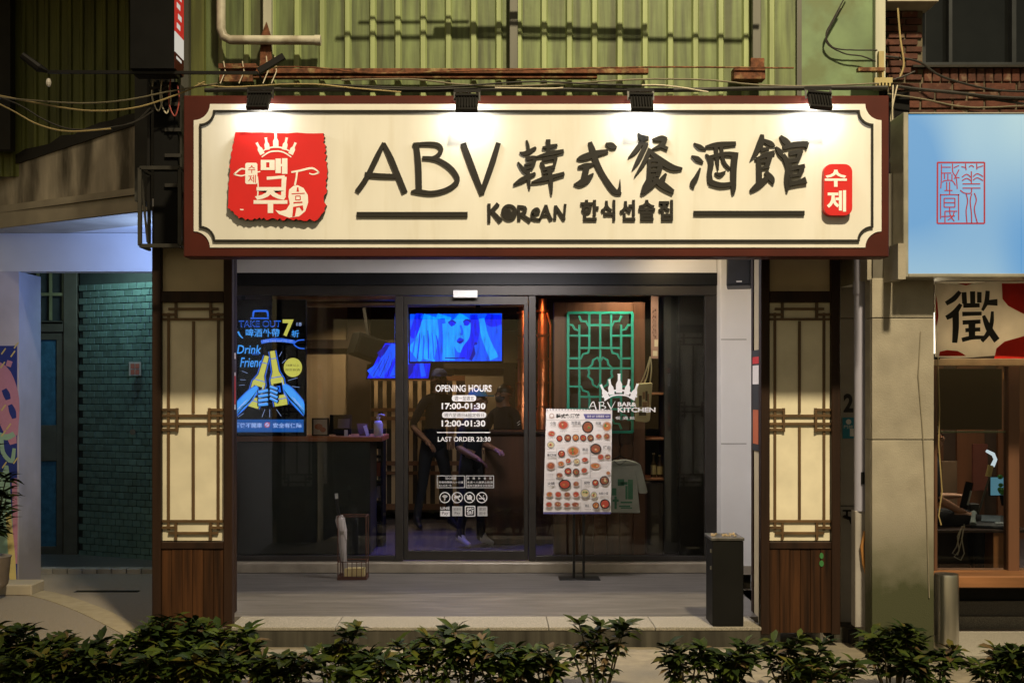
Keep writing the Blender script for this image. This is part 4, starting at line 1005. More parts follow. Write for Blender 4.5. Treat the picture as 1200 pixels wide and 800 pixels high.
# ------------------------------------------------------------------ TVs
def screen(name, col, st):
    m = emis(name, col, st); N = m.node_tree.nodes; L = m.node_tree.links; b = N['Principled BSDF']
    tc = N.new('ShaderNodeTexCoord'); mp = N.new('ShaderNodeMapping'); mp.inputs['Scale'].default_value = (14,1,2.5); L.new(tc.outputs['Object'], mp.inputs[0])
    n = N.new('ShaderNodeTexNoise'); n.inputs['Scale'].default_value = 2.2; n.inputs['Detail'].default_value = 5; L.new(mp.outputs[0], n.inputs[0])
    r_ = N.new('ShaderNodeMapRange'); r_.inputs[1].default_value = .3; r_.inputs[2].default_value = .7; r_.inputs[3].default_value = st*.7; r_.inputs[4].default_value = st*1.6
    L.new(n.outputs[0], r_.inputs[0]); L.new(r_.outputs[0], b.inputs['Emission Strength']); return m
m_tv = [m_blackm, screen('tv_deep',(.0,.012,.95),1.0), screen('tv_mid',(.0,.08,1),1.15), screen('tv_light',(.003,.27,1),1.2), screen('tv_dark',(.0,.002,.42),.8)]
def tv_content(mb, f, dy):
    """abstract portrait with long hair in unit coordinates u,v; f maps to (x,z)"""
    kk = [0]
    def S(m, pts):
        kk[0] += 1; mb.mat(m).stroke([f(u,v)+(w_*dy,) for u, v, w_ in pts], mb.yy-.0002*kk[0], mb.yy-.0002*kk[0])
    kk[0] += 1
    mb.mat(2).prism([f(0,0),f(1,0),f(1,1),f(0,1)], mb.yy, mb.yy)
    S(1,[(.0,.15,.25),(.1,.25,.3),(.17,.2,.1)]); S(1,[(.82,.08,.1),(.9,.15,.14),(1,.12,.1)])
    S(3,[(.02,.9,.2),(.15,.6,.2),(.25,.05,.2)]); S(3,[(.2,.98,.14),(.28,.5,.14),(.38,.02,.16)]); S(2,[(.32,.98,.12),(.36,.5,.1),(.34,.1,.08)]); S(3,[(.42,.98,.14),(.42,.6,.12),(.40,.2,.1)])
    S(3,[(.47,.12,.2),(.56,.3,.26),(.58,.5,.24),(.56,.7,.16),(.55,.82,.06)])
    S(1,[(.69,.02,.08),(.71,.3,.1),(.69,.55,.1),(.63,.75,.12),(.6,.95,.14)]); S(3,[(.78,.1,.06),(.82,.5,.08),(.92,.95,.1)]); S(4,[(.72,.6,.03),(.70,.8,.04),(.66,.98,.03)]); S(2,[(.75,.65,.1),(.78,.98,.12)])
    S(4,[(.42,.2,.03),(.46,.17,.04),(.5,.2,.02)]); S(4,[(.58,.18,.02),(.62,.15,.04),(.66,.17,.03)]); S(1,[(.43,.22,.03),(.455,.21,.06),(.49,.22,.02)]); S(1,[(.585,.21,.03),(.62,.20,.06),(.65,.20,.02)])
    S(2,[(.55,.24,.02),(.57,.38,.025),(.555,.45,.03)]); S(1,[(.51,.58,.02),(.545,.57,.07),(.585,.55,.02)]); S(4,[(.515,.59,.01),(.545,.6,.02),(.58,.565,.01)])
    for i in range(6): S(1 if i % 2 else 2,[(.06+i*.045,.35+.05*(i%3),.008),(.05+i*.05,.6,.015),(.02+i*.06,.95,.01)])
    S(4,[(.38,.93,.012),(.6,.94,.012)])
    qs = [f(0,0),f(1,0),f(1,1),f(0,1)]; xa, xb = min(q[0] for q in qs), max(q[0] for q in qs); za, zb_ = min(q[1] for q in qs), max(q[1] for q in qs)
    mb.V = [(min(max(v[0],xa),xb), v[1], min(max(v[2],za),zb_)) for v in mb.V]
Yv = 4.0
tv = thing('television', 'larger television hung inside above the opening hours, showing a blue portrait', 'television', P(534,424,Yv))
MB().pbox(479, 589.5, 366.5, 425.5, Yv, .05).build('tv_body', m_blackm, tv, bevel=.004)
mb = MB(); mb.yy = Yv-.002; tv_content(mb, lambda u, v: (X(480.5+u*107.5,Yv), Z(368+v*55.5-u*.8,Yv)), 107/s(Yv)); mb.build('tv_screen', m_tv, tv)
MB().bar((X(560,4.1),4.1,Z(395,4.1)),(X(560,4.1),4.1,3.05),.05).build('tv_mount', m_black, tv)
MB().pbox(589, 606, 368, 386, 4.1, .15).build('tv_bracket_box', m_blackm, tv)
Yv2 = 4.9
tv2 = thing('television', 'smaller television half hidden behind the door post, tilted and blue', 'television', P(466,444,Yv2))
MB().prism([(X(429,Yv2),Z(444.5,Yv2)),(X(504,Yv2),Z(444.5,Yv2)),(X(510,Yv2),Z(401,Yv2)),(X(450,Yv2),Z(401,Yv2)),(X(442,Yv2),Z(425,Yv2)),(X(430,Yv2),Z(427,Yv2))], Yv2, Yv2+.05).build('tv_body', m_blackm, tv2)
mb = MB(); mb.yy = Yv2-.002
def f2(u, v):
    xl = 451-20*v if v < .62 else 439-9*((v-.62)/.38)
    xr = 508-6*v; return (X(xl+(xr-xl)*u,Yv2), Z(402+v*41,Yv2))
tv_content(mb, f2, 60/s(Yv2)); 
mb.mat(1); mb.build('tv_screen', m_tv[:1]+[m_tv[4],m_tv[1],m_tv[2],m_tv[4]], tv2)
lamp('tv_glow', 'AREA', (X(534,Yv),Yv-.03,Z(396,Yv)), 3, (.1,.2,1), .85, .45, aim=(0,-1,-.1), parent=tv)
spk = MB(); Mx = Matrix.Rotation(R(25),3,'Z') @ Matrix.Rotation(R(18),3,'Y'); c_ = P(432,408,5.2); spk.obox(c_, .2, .14, .13, Mx); spk.bar(c_+Vector((0,0,.1)), (c_.x-.1,5.3,3.05), .04); spk.mat(1).obox(c_+Mx@Vector((0,-.142,0)), .18, .004, .11, Mx)
tag(spk.build('hanging_speaker', [m_blackm, m_black], bevel=.004), 'black loudspeaker hung from the bar ceiling beside the smaller television', 'speaker')

# ------------------------------------------------------------------ bar, wood panel, teal lattice, shirt, bag, shelf
YBr = 3.75
br_ = thing('bar_counter', 'brown wooden bar counter behind the sliding door glass', 'bar', P(600,645,YBr))
MB().box(X(568,YBr), X(650,YBr), YBr, YBr+.5, FZ, Z(509,YBr)).build('bar_front', mat('bar_wood', (.085,.032,.014), .45, var=.4, vs=10, streak=True), br_, bevel=.005)
MB().box(X(562,YBr), X(652,YBr), YBr-.04, YBr+.54, Z(508.8,YBr), Z(505,YBr)).build('bar_top', m_wood, br_, bevel=.005)
YL = 3.0
wp = thing('wood_partition', 'dark wooden partition with a teal fretwork window behind the menu board', 'partition', P(702,650,YL))
m_part = mat('partition_wood', (.10,.038,.015), .45, var=.4, vs=10, streak=True)
X0, X1 = X(649,YL), X(756,YL); lx0, lx1, lz0, lz1 = X(664,YL), X(742,YL), Z(507.5,YL), Z(365,YL)
MB().box(X0, lx0, YL, YL+.06, FZ, Z(354,YL)).build('panel_stile', m_part, wp, bevel=.004); MB().box(lx1, X1, YL, YL+.06, FZ, Z(354,YL)).build('panel_stile', m_part, wp, bevel=.004)
MB().box(lx0+.002, lx1-.002, YL+.004, YL+.056, lz1, Z(354,YL)-.002).build('panel_rail', m_part, wp)
npl = 5
for i in range(npl):
    a = lx0+.002+(lx1-lx0-.004)*i/npl; b = lx0+.002+(lx1-lx0-.004)*(i+1)/npl
    MB().box(a+.002, b-.002, YL+.004, YL+.05, FZ, lz0).build('plank', m_part, wp, bevel=.003)
m_teal = mat('teal_paint', (.018,.30,.20), .45, var=.12)
fw = MB(); cntr = [0]
def tq(x, y): return (X(630+x*.2126,YL), Z(340+y*.2126,YL))
def fb(pts, w_=11):
    cntr[0] += 1; fw.stroke([tq(x,y)+(w_*.2126/s(YL),) for x, y in pts], YL-.012-.0006*(cntr[0] % 12), YL+.02, False)
for m_ in range(2):
    mx = (lambda x: x) if m_ == 0 else (lambda x: 690-x)
    for n_ in range(2):
        my = (lambda y: y) if n_ == 0 else (lambda y: 905-y)
        q = lambda pts: [(mx(x), my(y)) for x, y in pts]
        fb(q([(166,124),(345,124)]),14); fb(q([(168,124),(168,460)]),14)
        fb(q([(228,140),(240,170),(268,172),(276,192),(345,192)])); fb(q([(285,124),(285,318)])); fb(q([(168,250),(285,250)])); fb(q([(230,190),(230,452)]))
        fb(q([(168,190),(192,192),(205,215),(228,222),(230,250)])); fb(q([(230,318),(345,318)])); fb(q([(285,318),(278,345),(250,352),(240,375),(168,375)]))
        fb(q([(345,395),(330,370),(305,385),(300,410),(278,430),(285,452)])) 
    fb([(mx(168),430),(mx(345),430)])
fb([(345,124),(345,780)])
for x_ in (168,):
    pass
fw.build('fretwork', m_teal, wp)
MB().box(lx0, lx1, YL+.35, YL+.37, lz0, lz1).build('dark_backing', m_int, wp)
# t-shirt on a hanger
YTs = 2.8
ts = thing('tshirt', 'pale grey t-shirt with green print hung behind the menu board', 'shirt', P(737,600,YTs))
def tp(x, y): return (X(700+x*.225,YTs), Z(490+y*.225,YTs))
outl = [(85,218),(150,212),(200,225),(225,240),(262,385),(250,392),(217,390),(205,330),(222,492),(40,490),(50,330),(30,385),(-12,380),(20,245),(40,228)]
sh = MB(); nx, nz = 26, 26
P2 = [tp(*q) for q in outl]
def inside(x, z):
    c = False; j = len(P2)-1
    for i in range(len(P2)):
        if (P2[i][1] > z) != (P2[j][1] > z) and x < (P2[j][0]-P2[i][0])*(z-P2[i][1])/(P2[j][1]-P2[i][1])+P2[i][0]: c = not c
        j = i
    return c
sh.prism(P2, YTs-.02, YTs+.03)
sho = sh.build('shirt_body', mat('shirt_cotton', (.64,.64,.57), .9, var=.08, vs=12, bump=.3, bs=18), ts, bevel=.008)
gp_ = MB(); 
for a, b, c, d in ((105,138,315,350),(75,98,362,400),(158,184,318,420),(120,156,330,345),(145,156,350,420),(78,110,420,432),(88,100,405,470),(120,180,432,440),(112,170,452,460),(120,180,462,468)):
    x0, z1 = tp(a,c); x1, z0 = tp(b,d); gp_.box(x0, x1, YTs-.0212, YTs-.0202, z0, z1)
gp_.build('shirt_print', flat('print_green', (.12,.34,.20)), sho)
cl_ = MB(); cl_.stroke([tp(85,222)+(.012,),tp(115,240)+(.012,),tp(150,218)+(.012,)], YTs-.0215, YTs-.0202); cl_.build('collar', mat('shirt_rib', (.36,.36,.33), .9), sho)
hg = MB(); h0 = tp(118,205); hg.tube([(h0[0]-.12,YTs,h0[1]-.05),(h0[0],YTs,h0[1]+.02),(h0[0]+.12,YTs,h0[1]-.05)], .008, 6); hg.tube([(h0[0],YTs,h0[1]+.02),(h0[0],YTs,h0[1]+.09),(h0[0]+.02,YTs,h0[1]+.11),(h0[0]+.03,YTs+.05,h0[1]+.12),(h0[0]+.03,YL+.004,h0[1]+.12)], .004, 6)
hg.build('hanger', m_black, ts)
# tote bag
YBg = 2.78
bg_ = thing('tote_bag', 'cream canvas tote bag hanging beside the teal lattice', 'bag', P(754,494,YBg))
bp_ = lambda x, y: (X(630+x*.2126,YBg), Z(340+y*.2126,YBg))
b0 = MB().prism([bp_(552,512),bp_(632,508),bp_(618,718),bp_(600,728),bp_(536,722),bp_(540,620)], YBg-.03, YBg+.03).build('bag_body', mat('canvas', (.60,.50,.27), .9, var=.1, bump=.3, bs=40), bg_, bevel=.01)
hn = MB()
hn.stroke([bp_(565,515)+(.012,),bp_(590,460)+(.012,),bp_(620,365)+(.012,)], YBg-.022, YBg-.016); hn.stroke([bp_(590,515)+(.012,),bp_(608,460)+(.012,),bp_(622,365)+(.012,)], YBg+.016, YBg+.022); hn.stroke([bp_(620,365)+(.012,),bp_(626,430)+(.012,),bp_(618,512)+(.012,)], YBg-.021, YBg-.015)
hn.build('bag_handle', mat('canvas2', (.55,.46,.25), .9), bg_)
bt = MB()
for i, (a, b, c, d) in enumerate(((556,572,580,640),(576,590,560,600),(592,604,555,610),(575,600,615,660),(556,596,670,690),(602,612,570,640))):
    x0, z1 = bp_(a,c); x1, z0 = bp_(b,d); bt.mat(i % 2).box(x0, x1, YBg-.0312, YBg-.0302, z0, z1)
bt.build('bag_print', [flat('bag_dark', (.06,.05,.03)), flat('bag_mid', (.3,.16,.08))], b0)
# shelf unit with bottles and a poster
YSh = 3.1
su = thing('shelf_unit', 'dark shelf unit with copper-edged shelves at the right of the interior', 'shelf', P(776,650,YSh))
MB().box(X(757,YSh), X(795,YSh), YSh+.35, YSh+.38, FZ, Z(348,YSh)).build('shelf_back', m_blackm, su)
MB().box(X(778,YSh), X(797,YSh), YSh-.02, YSh+.349, FZ, Z(346,YSh)).build('shelf_side', mat('shelf_side', (.028,.028,.026), .4), su, bevel=.004)
for py in (461,514,561): MB().box(X(757,YSh), X(777.6,YSh), YSh, YSh+.345, Z(py,YSh)-.012, Z(py,YSh)+.012).build('shelf_board', mat('shelf_copper', (.42,.18,.08), .35, .3), su, bevel=.003)
MB().box(X(758,YSh), X(777.4,YSh), YSh+.01, YSh+.34, FZ, Z(566,YSh)).build('shelf_base', m_int, su)
bm_ = [mat('bottle_amber', (.05,.025,.008), .1), flat('bottle_label', (.5,.38,.16)), mat('bottle_cap', (.4,.3,.12), .4)]
def bottle(px, label, h=.24):
    x = X(px,YSh+.06); z = Z(561,YSh)+.0125; y = YSh+.07
    t = thing('beer_bottle', label, 'bottle', (x,y,z), 'bottles on the lower shelf')
    MB().lathe([(.026,z),(.028,z+.01),(.028,z+h*.55),(.011,z+h*.72),(.011,z+h*.95)], x, y, 14).build('bottle_body', bm_[0], t, smooth=True)
    MB().lathe([(.0285,z+.03),(.0285,z+h*.5)], x, y, 14).build('bottle_label', bm_[1], t, smooth=True)
    MB().lathe([(.014,z+h*.94),(.014,z+h)], x, y, 12).build('bottle_cap', bm_[2], t, smooth=True)
bottle(766, 'left amber bottle on the lower shelf below the tote bag'); bottle(773.5, 'right amber bottle on the lower shelf below the tote bag', .22)
pn = MB().pbox(763, 771.5, 347, 420, YSh-.025, .01); pn.mat(1).text('韓國', 764.5, 769, 360, 398, YSh-.0265); pn.mat(2).pbox(767, 771, 398, 406, YSh-.027, .001); pn.mat(2).pbox(765, 770.5, 411, 417, YSh-.027, .001)
tag(pn.build('shelf_poster', [flat('poster_pink', (.32,.18,.13)), flat('poster_brown', (.12,.06,.04)), flat('poster_cream', (.6,.5,.32))]), 'tall pinkish poster above the tote bag on the shelf unit', 'poster')
# dark folded door panel at far right of the pane
MB().box(X(797,2.9), X(850,2.9), 2.95, 3.0, FZ, 3.05).build('right_inner_panel', mat('right_panel', (.02,.019,.018), .5), room)

# ------------------------------------------------------------------ people
def person(label, loc, rotz, h, arms, shirt, pants, shoes, skin, hair, cap=None, mask=None, stance=((.10,0),(-.10,0)), group=None, stripe=None, seated=False, lean=(0,0), hairbun=False, sleeves=False):
    f = h/1.7
    lx, ly = lean
    J = {}; E = []; tagn = {}
    def add(n, p, r, par=None, t='shirt'):
        J[n] = (Vector(p)*f, (r if isinstance(r, tuple) else (r, r))); tagn[n] = t
        if par: E.append((par, n))
    add('pelvis', (0,0,.92), (.15,.105), None, 'pants')
    add('belly', (lx*.3,ly*.3,1.08), (.13,.10), 'pelvis'); add('chest', (lx*.7,ly*.7,1.27), (.155,.105), 'belly'); add('upper', (lx,ly,1.40), (.10,.08), 'chest')
    add('neck', (lx,ly-.01,1.475), .052, 'upper', 'skin'); add('head0', (lx,ly-.025,1.545), (.066,.08), 'neck', 'skin'); add('head1', (lx,ly-.02,1.62), (.074,.092), 'head0', 'skin'); add('head2', (lx,ly-.01,1.685), (.045,.055), 'head1', 'skin')
    add('nose', (lx,ly-.125,1.585), .014, 'head0', 'skin')
    for sd_ in (-1, 1): add('ear%d' % sd_, (lx+sd_*.082,ly-.005,1.59), .014, 'head1', 'skin')
    for i, sd_ in enumerate((-1, 1)):
        el, wr = arms[i]
        add('sh%d' % i, (lx+sd_*.165,ly,1.385), .06, 'upper'); add('el%d' % i, el, .043, 'sh%d' % i)
        add('fa%d' % i, Vector(el).lerp(Vector(wr), .25), .04, 'el%d' % i, 'shirt' if sleeves else 'skin')
        add('wr%d' % i, wr, .03, 'fa%d' % i, 'shirt' if sleeves else 'skin')
        d = (Vector(wr)-Vector(el)).normalized(); side = Vector((0,0,1)).cross(d)
        side = side.normalized() if side.length > .1 else Vector((1,0,0))
        pm_ = Vector(wr)+d*.055; add('pa%d' % i, pm_, (.042,.02), 'wr%d' % i, 'skin')
        for k_ in range(4):
            b = pm_+d*.03+side*(-.03+k_*.02); ln_ = (.06,.072,.068,.052)[k_]
            add('f%d%da' % (i,k_), b, .0095, 'pa%d' % i, 'skin'); add('f%d%db' % (i,k_), b+d*ln_*.55+Vector((0,0,-.012)), .0085, 'f%d%da' % (i,k_), 'skin'); add('f%d%dc' % (i,k_), b+d*ln_*.9+Vector((0,0,-.034)), .007, 'f%d%db' % (i,k_), 'skin')
        add('t%da' % i, Vector(wr)+d*.03+side*(.042 if i else -.042), .011, 'pa%d' % i, 'skin'); add('t%db' % i, Vector(wr)+d*.07+side*(.055 if i else -.055), .009, 't%da' % i, 'skin')
        sx, sy = stance[i] if not seated else (0, 0)
        if seated:
            add('hip%d' % i, (sd_*.09,0,.90), .085, 'pelvis', 'pants'); add('kn%d' % i, (sd_*.12,-.42,.93), .062, 'hip%d' % i, 'pants'); add('an%d' % i, (sd_*.12,-.42,.5), .042, 'kn%d' % i, 'pants'); add('to%d' % i, (sd_*.13,-.58,.44), .034, 'an%d' % i, 'shoe')
        else:
            add('hip%d' % i, (sd_*.09,0,.86), .088, 'pelvis', 'pants'); add('kn%d' % i, (sd_*.09+sx*.5,sy*.5-.03,.48), .06, 'hip%d' % i, 'pants'); add('an%d' % i, (sd_*.09+sx,sy+.02,.10), .042, 'kn%d' % i, 'pants')
            add('he%d' % i, (sd_*.09+sx,sy+.04,.045), .038, 'an%d' % i, 'shoe'); add('to%d' % i, (sd_*.11+sx,sy-.15,.03), .03, 'an%d' % i, 'shoe')
    names = list(J); me = bpy.data.meshes.new('p'); me.from_pydata([J[n][0] for n in names], [(names.index(a), names.index(b)) for a, b in E], [])
    ob = bpy.data.objects.new('p', me); COL.objects.link(ob)
    md = ob.modifiers.new('skin', 'SKIN'); ob.modifiers.new('sub', 'SUBSURF').levels = 1
    lay = me.skin_vertices[0] if me.skin_vertices else None
    for i, n in enumerate(names):
        lay.data[i].radius = (J[n][1][0]*f, J[n][1][1]*f); lay.data[i].use_root = (i == 0)
    dg = bpy.context.evaluated_depsgraph_get(); dg.update(); ev = ob.evaluated_get(dg)
    m2 = bpy.data.meshes.new_from_object(ev); m2.name = 'body'; bpy.data.objects.remove(ob)
    order = ['shirt','pants','shoe','skin']; mats_ = [shirt, pants, shoes, skin]
    m2.materials.clear()
    for q in mats_: m2.materials.append(q)
    segs = [(J[a][0], J[b][0], tagn[b], J[b][1][0]) for a, b in E]
    for p in m2.polygons:
        c = p.center; best = None
        for a, b, t_, r_ in segs:
            ab = b-a; u = max(0, min(1, (c-a).dot(ab)/max(ab.length_squared,1e-9))); dd = (a+ab*u-c).length-r_*f*.6
            if best is None or dd < best[0]: best = (dd, t_)
        p.material_index = order.index(best[1]); p.use_smooth = True
    root = thing('person', label, 'person', loc, group); root.rotation_euler.z = rotz
    bo = bpy.data.objects.new('body', m2); COL.objects.link(bo); bo.parent = root
    def child(mb, name, mt, smooth=True):
        me_ = mb.mesh(name, mt, (0,0,0), smooth=smooth); o = bpy.data.objects.new(name, me_); COL.objects.link(o); o.parent = root; return o
    hc = Vector((lx,ly-.012,1.63))*f
    hm = MB().ell((hc.x,hc.y+.018*f,hc.z-.0*f), (.086*f,.10*f,.085*f), 16, 12, -.55)
    if hairbun: hm.ell((hc.x,hc.y+.11*f,hc.z+.02*f), (.04*f,.04*f,.04*f), 10, 8)
    child(hm, 'hair', hair)
    if cap:
        cm = MB().ell((hc.x,hc.y+.006*f,hc.z+.012*f), (.095*f,.11*f,.085*f), 18, 10, .0); cm.box(hc.x-.065*f, hc.x+.065*f, hc.y-.17*f, hc.y-.07*f, hc.z+.008*f, hc.z+.02*f); child(cm, 'cap', cap)
    if mask:
        mm_ = MB().ell((lx*f,(ly-.075)*f,1.55*f), (.062*f,.05*f,.05*f), 14, 8); child(mm_, 'face_mask', mask)
    ey = MB()
    for sd_ in (-1, 1): ey.ell(((lx+sd_*.03)*f,(ly-.104)*f,1.615*f), (.012*f,.008*f,.006*f), 8, 6)
    child(ey, 'eyes', m_blackm)
    if not mask:
        mo = MB().ell((lx*f,(ly-.1)*f,1.535*f), (.022*f,.008*f,.007*f), 8, 6); child(mo, 'mouth', mat('lips', (.28,.08,.06), .5))
    if stripe:
        sb = MB()
        for k_ in (0,1): sb.tube([Vector((lx+.20,ly-.055,1.22+k_*.03))*f, Vector((lx+.27,ly-.05,1.27+k_*.03))*f], .005, 5)
        child(sb, 'sleeve_stripes', stripe)
    return root
m_skin_dim = mat('skin', (.17,.085,.055), .55, var=.06); m_hair = mat('hair_black', (.012,.01,.009), .5)  # skin colour darkened to stand in for the dim bar light
m_sh1 = mat('shirt_black', (.006,.007,.012), .9, spec=.2); m_pt1 = mat('trousers_black', (.010,.011,.016), .85); m_shoe_d = mat('shoe_dark', (.01,.01,.01), .5); m_shoe_w = mat('shoe_white', (.62,.58,.48), .6)
m_capb = mat('cap_blue', (.012,.03,.16), .8); m_capt = mat('cap_teal', (.012,.10,.13), .8); m_mask = mat('mask_dark', (.02,.02,.03), .8)
person('staff person in black shirt and dark blue cap standing by the slatted screen', (X(508,5.0),5.0,FZ), R(30), 1.83,
       (((-.23,.05,1.11),(-.15,-.13,.96)),((.23,.02,1.10),(.12,-.17,.97))), m_sh1, m_pt1, m_shoe_d, m_skin_dim, m_hair, cap=m_capb, mask=m_mask, stance=((-.06,.1),(.06,-.14)), lean=(.03,-.06))
person('person in teal cap and white shoes leaning on the end of the bar', (X(551,3.55),3.55,FZ), R(55), 1.60,
       (((-.22,.02,1.10),(-.13,-.17,.98)),((.23,-.02,1.11),(.16,-.22,1.06))), m_sh1, m_pt1, m_shoe_w, m_skin_dim, m_hair, cap=m_capt, stance=((-.02,.05),(.04,-.06)), lean=(.02,-.08))
person('dark haired person in black jacket behind the bar beside the copper columns', (X(591,4.55),4.55,FZ), R(-40), 1.66,
       (((-.24,-.06,1.14),(-.06,-.26,1.02)),((.25,-.04,1.12),(.2,-.28,1.06))), m_sh1, m_pt1, m_shoe_d, m_skin_dim, m_hair, mask=m_mask, sleeves=True, stripe=flat('stripe_white', (.6,.6,.6)), hairbun=True)
#MARK2
# ================================================================== OBJECTS ON THE PLATFORM
# wall speaker
spk = thing('wall_speaker', 'black wall speaker hung high on the white wall right of the shopfront', 'speaker', P(866,338,2.0))
Yk = 1.95
mb = MB(); c_ = P(866,312,Yk); Mx = Matrix.Rotation(R(-14),3,'Z') @ Matrix.Rotation(R(-6),3,'X')
mb.obox(c_, .105, .09, .19, Mx); mb.build('speaker_body', mat('speaker_cabinet', (.018,.02,.026), .5), spk, bevel=.008)
MB().obox(c_+Mx@Vector((0,-.0925,.0)), .092, .003, .175, Mx).build('speaker_grille', mat('speaker_mesh', (.022,.026,.04), .6, bump=.8, bs=300), spk)
MB().obox(c_+Mx@Vector((0.005,-.0965,-.155)), .024, .002, .007, Mx).build('speaker_badge', m_decal, spk)
MB().bar(c_+Mx@Vector((0,.08,0)), (c_.x+.02,2.31,c_.z), .05).build('speaker_bracket', m_black, spk)
# cigarette bin
m_butt = flat('butt', (.38,.29,.17))
bn = thing('ash_bin', 'tall black box bin with metal ash tray top at the platform edge', 'bin', (X(853,.05),.17,.143))
Yb = .02; bx0, bx1 = X(835,Yb), X(871.5,Yb)
MB().box(bx0, bx1, Yb, Yb+.25, .144, Z(633.5,Yb)).build('bin_body', mat('bin_black', (.005,.005,.0047), .55, spec=.2), bn, bevel=.006)
MB().box(bx0-.012, bx1+.004, Yb-.008, Yb+.258, Z(633.3,Yb), Z(629.5,Yb)).build('ash_tray', mat('tray_steel', (.16,.155,.15), .4, .8, var=.4, vs=20), bn, bevel=.004)
for i in range(9): 
    bt = MB()
    a = random.uniform(0,6.28); p = Vector((random.uniform(bx0+.03,bx1-.03), random.uniform(Yb+.02,Yb+.2), Z(629.5,Yb)+.006)); bt.bar(p, p+Vector((math.cos(a)*.04,math.sin(a)*.04,.004)), .009); bt.build('cigarette_end', m_butt, bn)
hb_ = MB(); hb_.box(bx0-.009, bx0-.001, Yb+.03, Yb+.05, Z(648,Yb), Z(644,Yb)); hb_.box(bx0-.009, bx0-.001, Yb+.03, Yb+.05, Z(668,Yb), Z(664,Yb)); hb_.build('hinge', mat('hinge_steel', (.5,.48,.42), .3, .9), bn)
# menu stand
Ym = 2.05
mn = thing('menu_stand', 'standing picture menu board on two thin black legs in front of the glass', 'menu stand', (X(679,Ym),Ym+.06,.14))
zm = lambda x, y: (X(630+x*.1687,Ym), Z(475+y*.1687,Ym))
bx_ = MB()
cor = [zm(60,22), zm(518,30), zm(508,752), zm(40,752)]
bx_.prism(cor, Ym, Ym+.02); bd = bx_.build('menu_board', m_paper, mn)
pm = MB(); nd = [0]
def yn(): nd[0] += 1; return Ym-.0012-.00003*nd[0]
def mrect(m, a, b, c, d):
    x0, z1 = zm(a,c); x1, z0 = zm(b,d); y = yn(); pm.mat(m).prism([(x0,z0),(x1,z0),(x1,z1),(x0,z1)], y, y)
mrect(2,40,508,738,752); 
y = yn(); pm.mat(2).prism([zm(318,58),zm(508,58),zm(508,92),zm(332,92)], y, y); 
x0, z1 = zm(345,66); x1, z0 = zm(498,84); pm.mat(0).textm('韓食 SET 加購優惠 +$99', x0, x1, z0, z1, yn())
def mtext(b, a, bb, c, d, m=1, bold=.01):
    x0, z1 = zm(a,c); x1, z0 = zm(bb,d); pm.mat(m).textm(b, x0, x1, z0, z1, yn(), 0, bold)
mtext('韓式餐酒館', 128, 292, 56, 88, 1, .03)
pm.mat(6); pm.ring(*zm(98,70), .018, .008, yn()); pm.stroke([zm(80,82)+(.006,), zm(98,88)+(.008,), zm(116,80)+(.006,)], yn(), pm.V[-1][1])
mrect(7,60,512,100,102)
dishes = [(178,135,40,34,0),(348,150,40,42,1),(482,145,34,36,0),(97,195,27,22,0),(92,272,27,24,2),(152,228,22,22,1),(209,224,25,25,1),(264,223,24,24,1),(316,224,23,23,1),(367,224,23,24,1),(424,214,23,18,0),(480,214,24,24,0),(248,316,46,36,0),(166,334,25,24,1),(403,300,40,36,1),(438,357,23,22,0),(487,356,22,22,0),(162,404,25,20,0),(213,384,20,19,0),(271,388,24,22,2),(328,376,24,18,0),(92,418,32,28,0),(400,418,38,22,0),(211,456,25,25,1),(267,460,24,24,1),(324,450,23,20,0),(152,484,25,20,0),(490,468,15,13,0),(188,546,43,34,1),(267,543,22,19,0),(401,535,23,23,1),(463,520,33,32,1),(82,616,24,20,0),(143,616,24,22,0),(205,618,24,20,0),(267,616,24,22,0),(329,608,33,32,2),(391,620,23,24,2),(79,686,24,20,0),(140,684,26,20,0),(204,688,26,18,0),(262,686,28,18,0),(404,692,24,24,1),(467,682,35,34,1)]
foods = [(3,),(4,),(5,)]
for i, (x, y_, rx, ry, k_) in enumerate(dishes):
    cx, cz = zm(x, y_); q = .1687/s(Ym)
    pm.mat(1 if k_ == 1 else 7 if k_ == 2 else 6).disc(cx, cz, rx*q, ry*q, yn(), n=16)
    pm.mat((3,8,5,3,8)[i % 5] if k_ != 2 else 9).disc(cx, cz, rx*q*.78, ry*q*.78, yn(), n=16)
    for j in range(5):
        a = random.uniform(0,6.28); rr = random.uniform(.1,.5)
        pm.mat(random.choice((3,4,5,8,9))).disc(cx+rx*q*rr*math.cos(a), cz+ry*q*rr*math.sin(a), rx*q*random.uniform(.14,.3), ry*q*random.uniform(.12,.25), yn(), n=7)
for (b, a, bb, c, d) in (('小吃',85,128,112,134),('泡菜鍋',232,298,108,132),('炸雞',402,440,112,134),('湯品',308,350,295,315),('烤肉',455,505,278,302),('韓式拌飯',66,130,334,354),('火鍋',68,118,528,552),('鍋物',322,362,524,546),('飲品',330,356,684,704),('加點小菜',424,490,600,618)): mtext(b, a, bb, c, d)
for (a, b, c, d) in ((362,366,270,500),(300,303,510,600),(298,300,670,740),(132,134,295,515),(60,300,512,514),(300,505,500,502),(66,130,322,324),(366,505,340,341.5)): mrect(7,a,b,c,d)
for i, (x, y_, rx, ry, k_) in enumerate(dishes):
    mtext('韓式料理 180', x-24, x+24, y_+ry+3, y_+ry+9, 10, 0)
    if i % 3 == 0: mtext('小菜 120', x-20, x+14, y_+ry+11, y_+ry+16, 10, 0)
for a, c in ((140,178),(236,176),(236,160),(402,170),(140,290),(440,325),(440,420),(430,430),(60,470),(60,480),(60,490),(310,565),(320,700),(320,715)):
    mtext('二人份 附小菜', a, a+48, c, c+6, 10, 0)
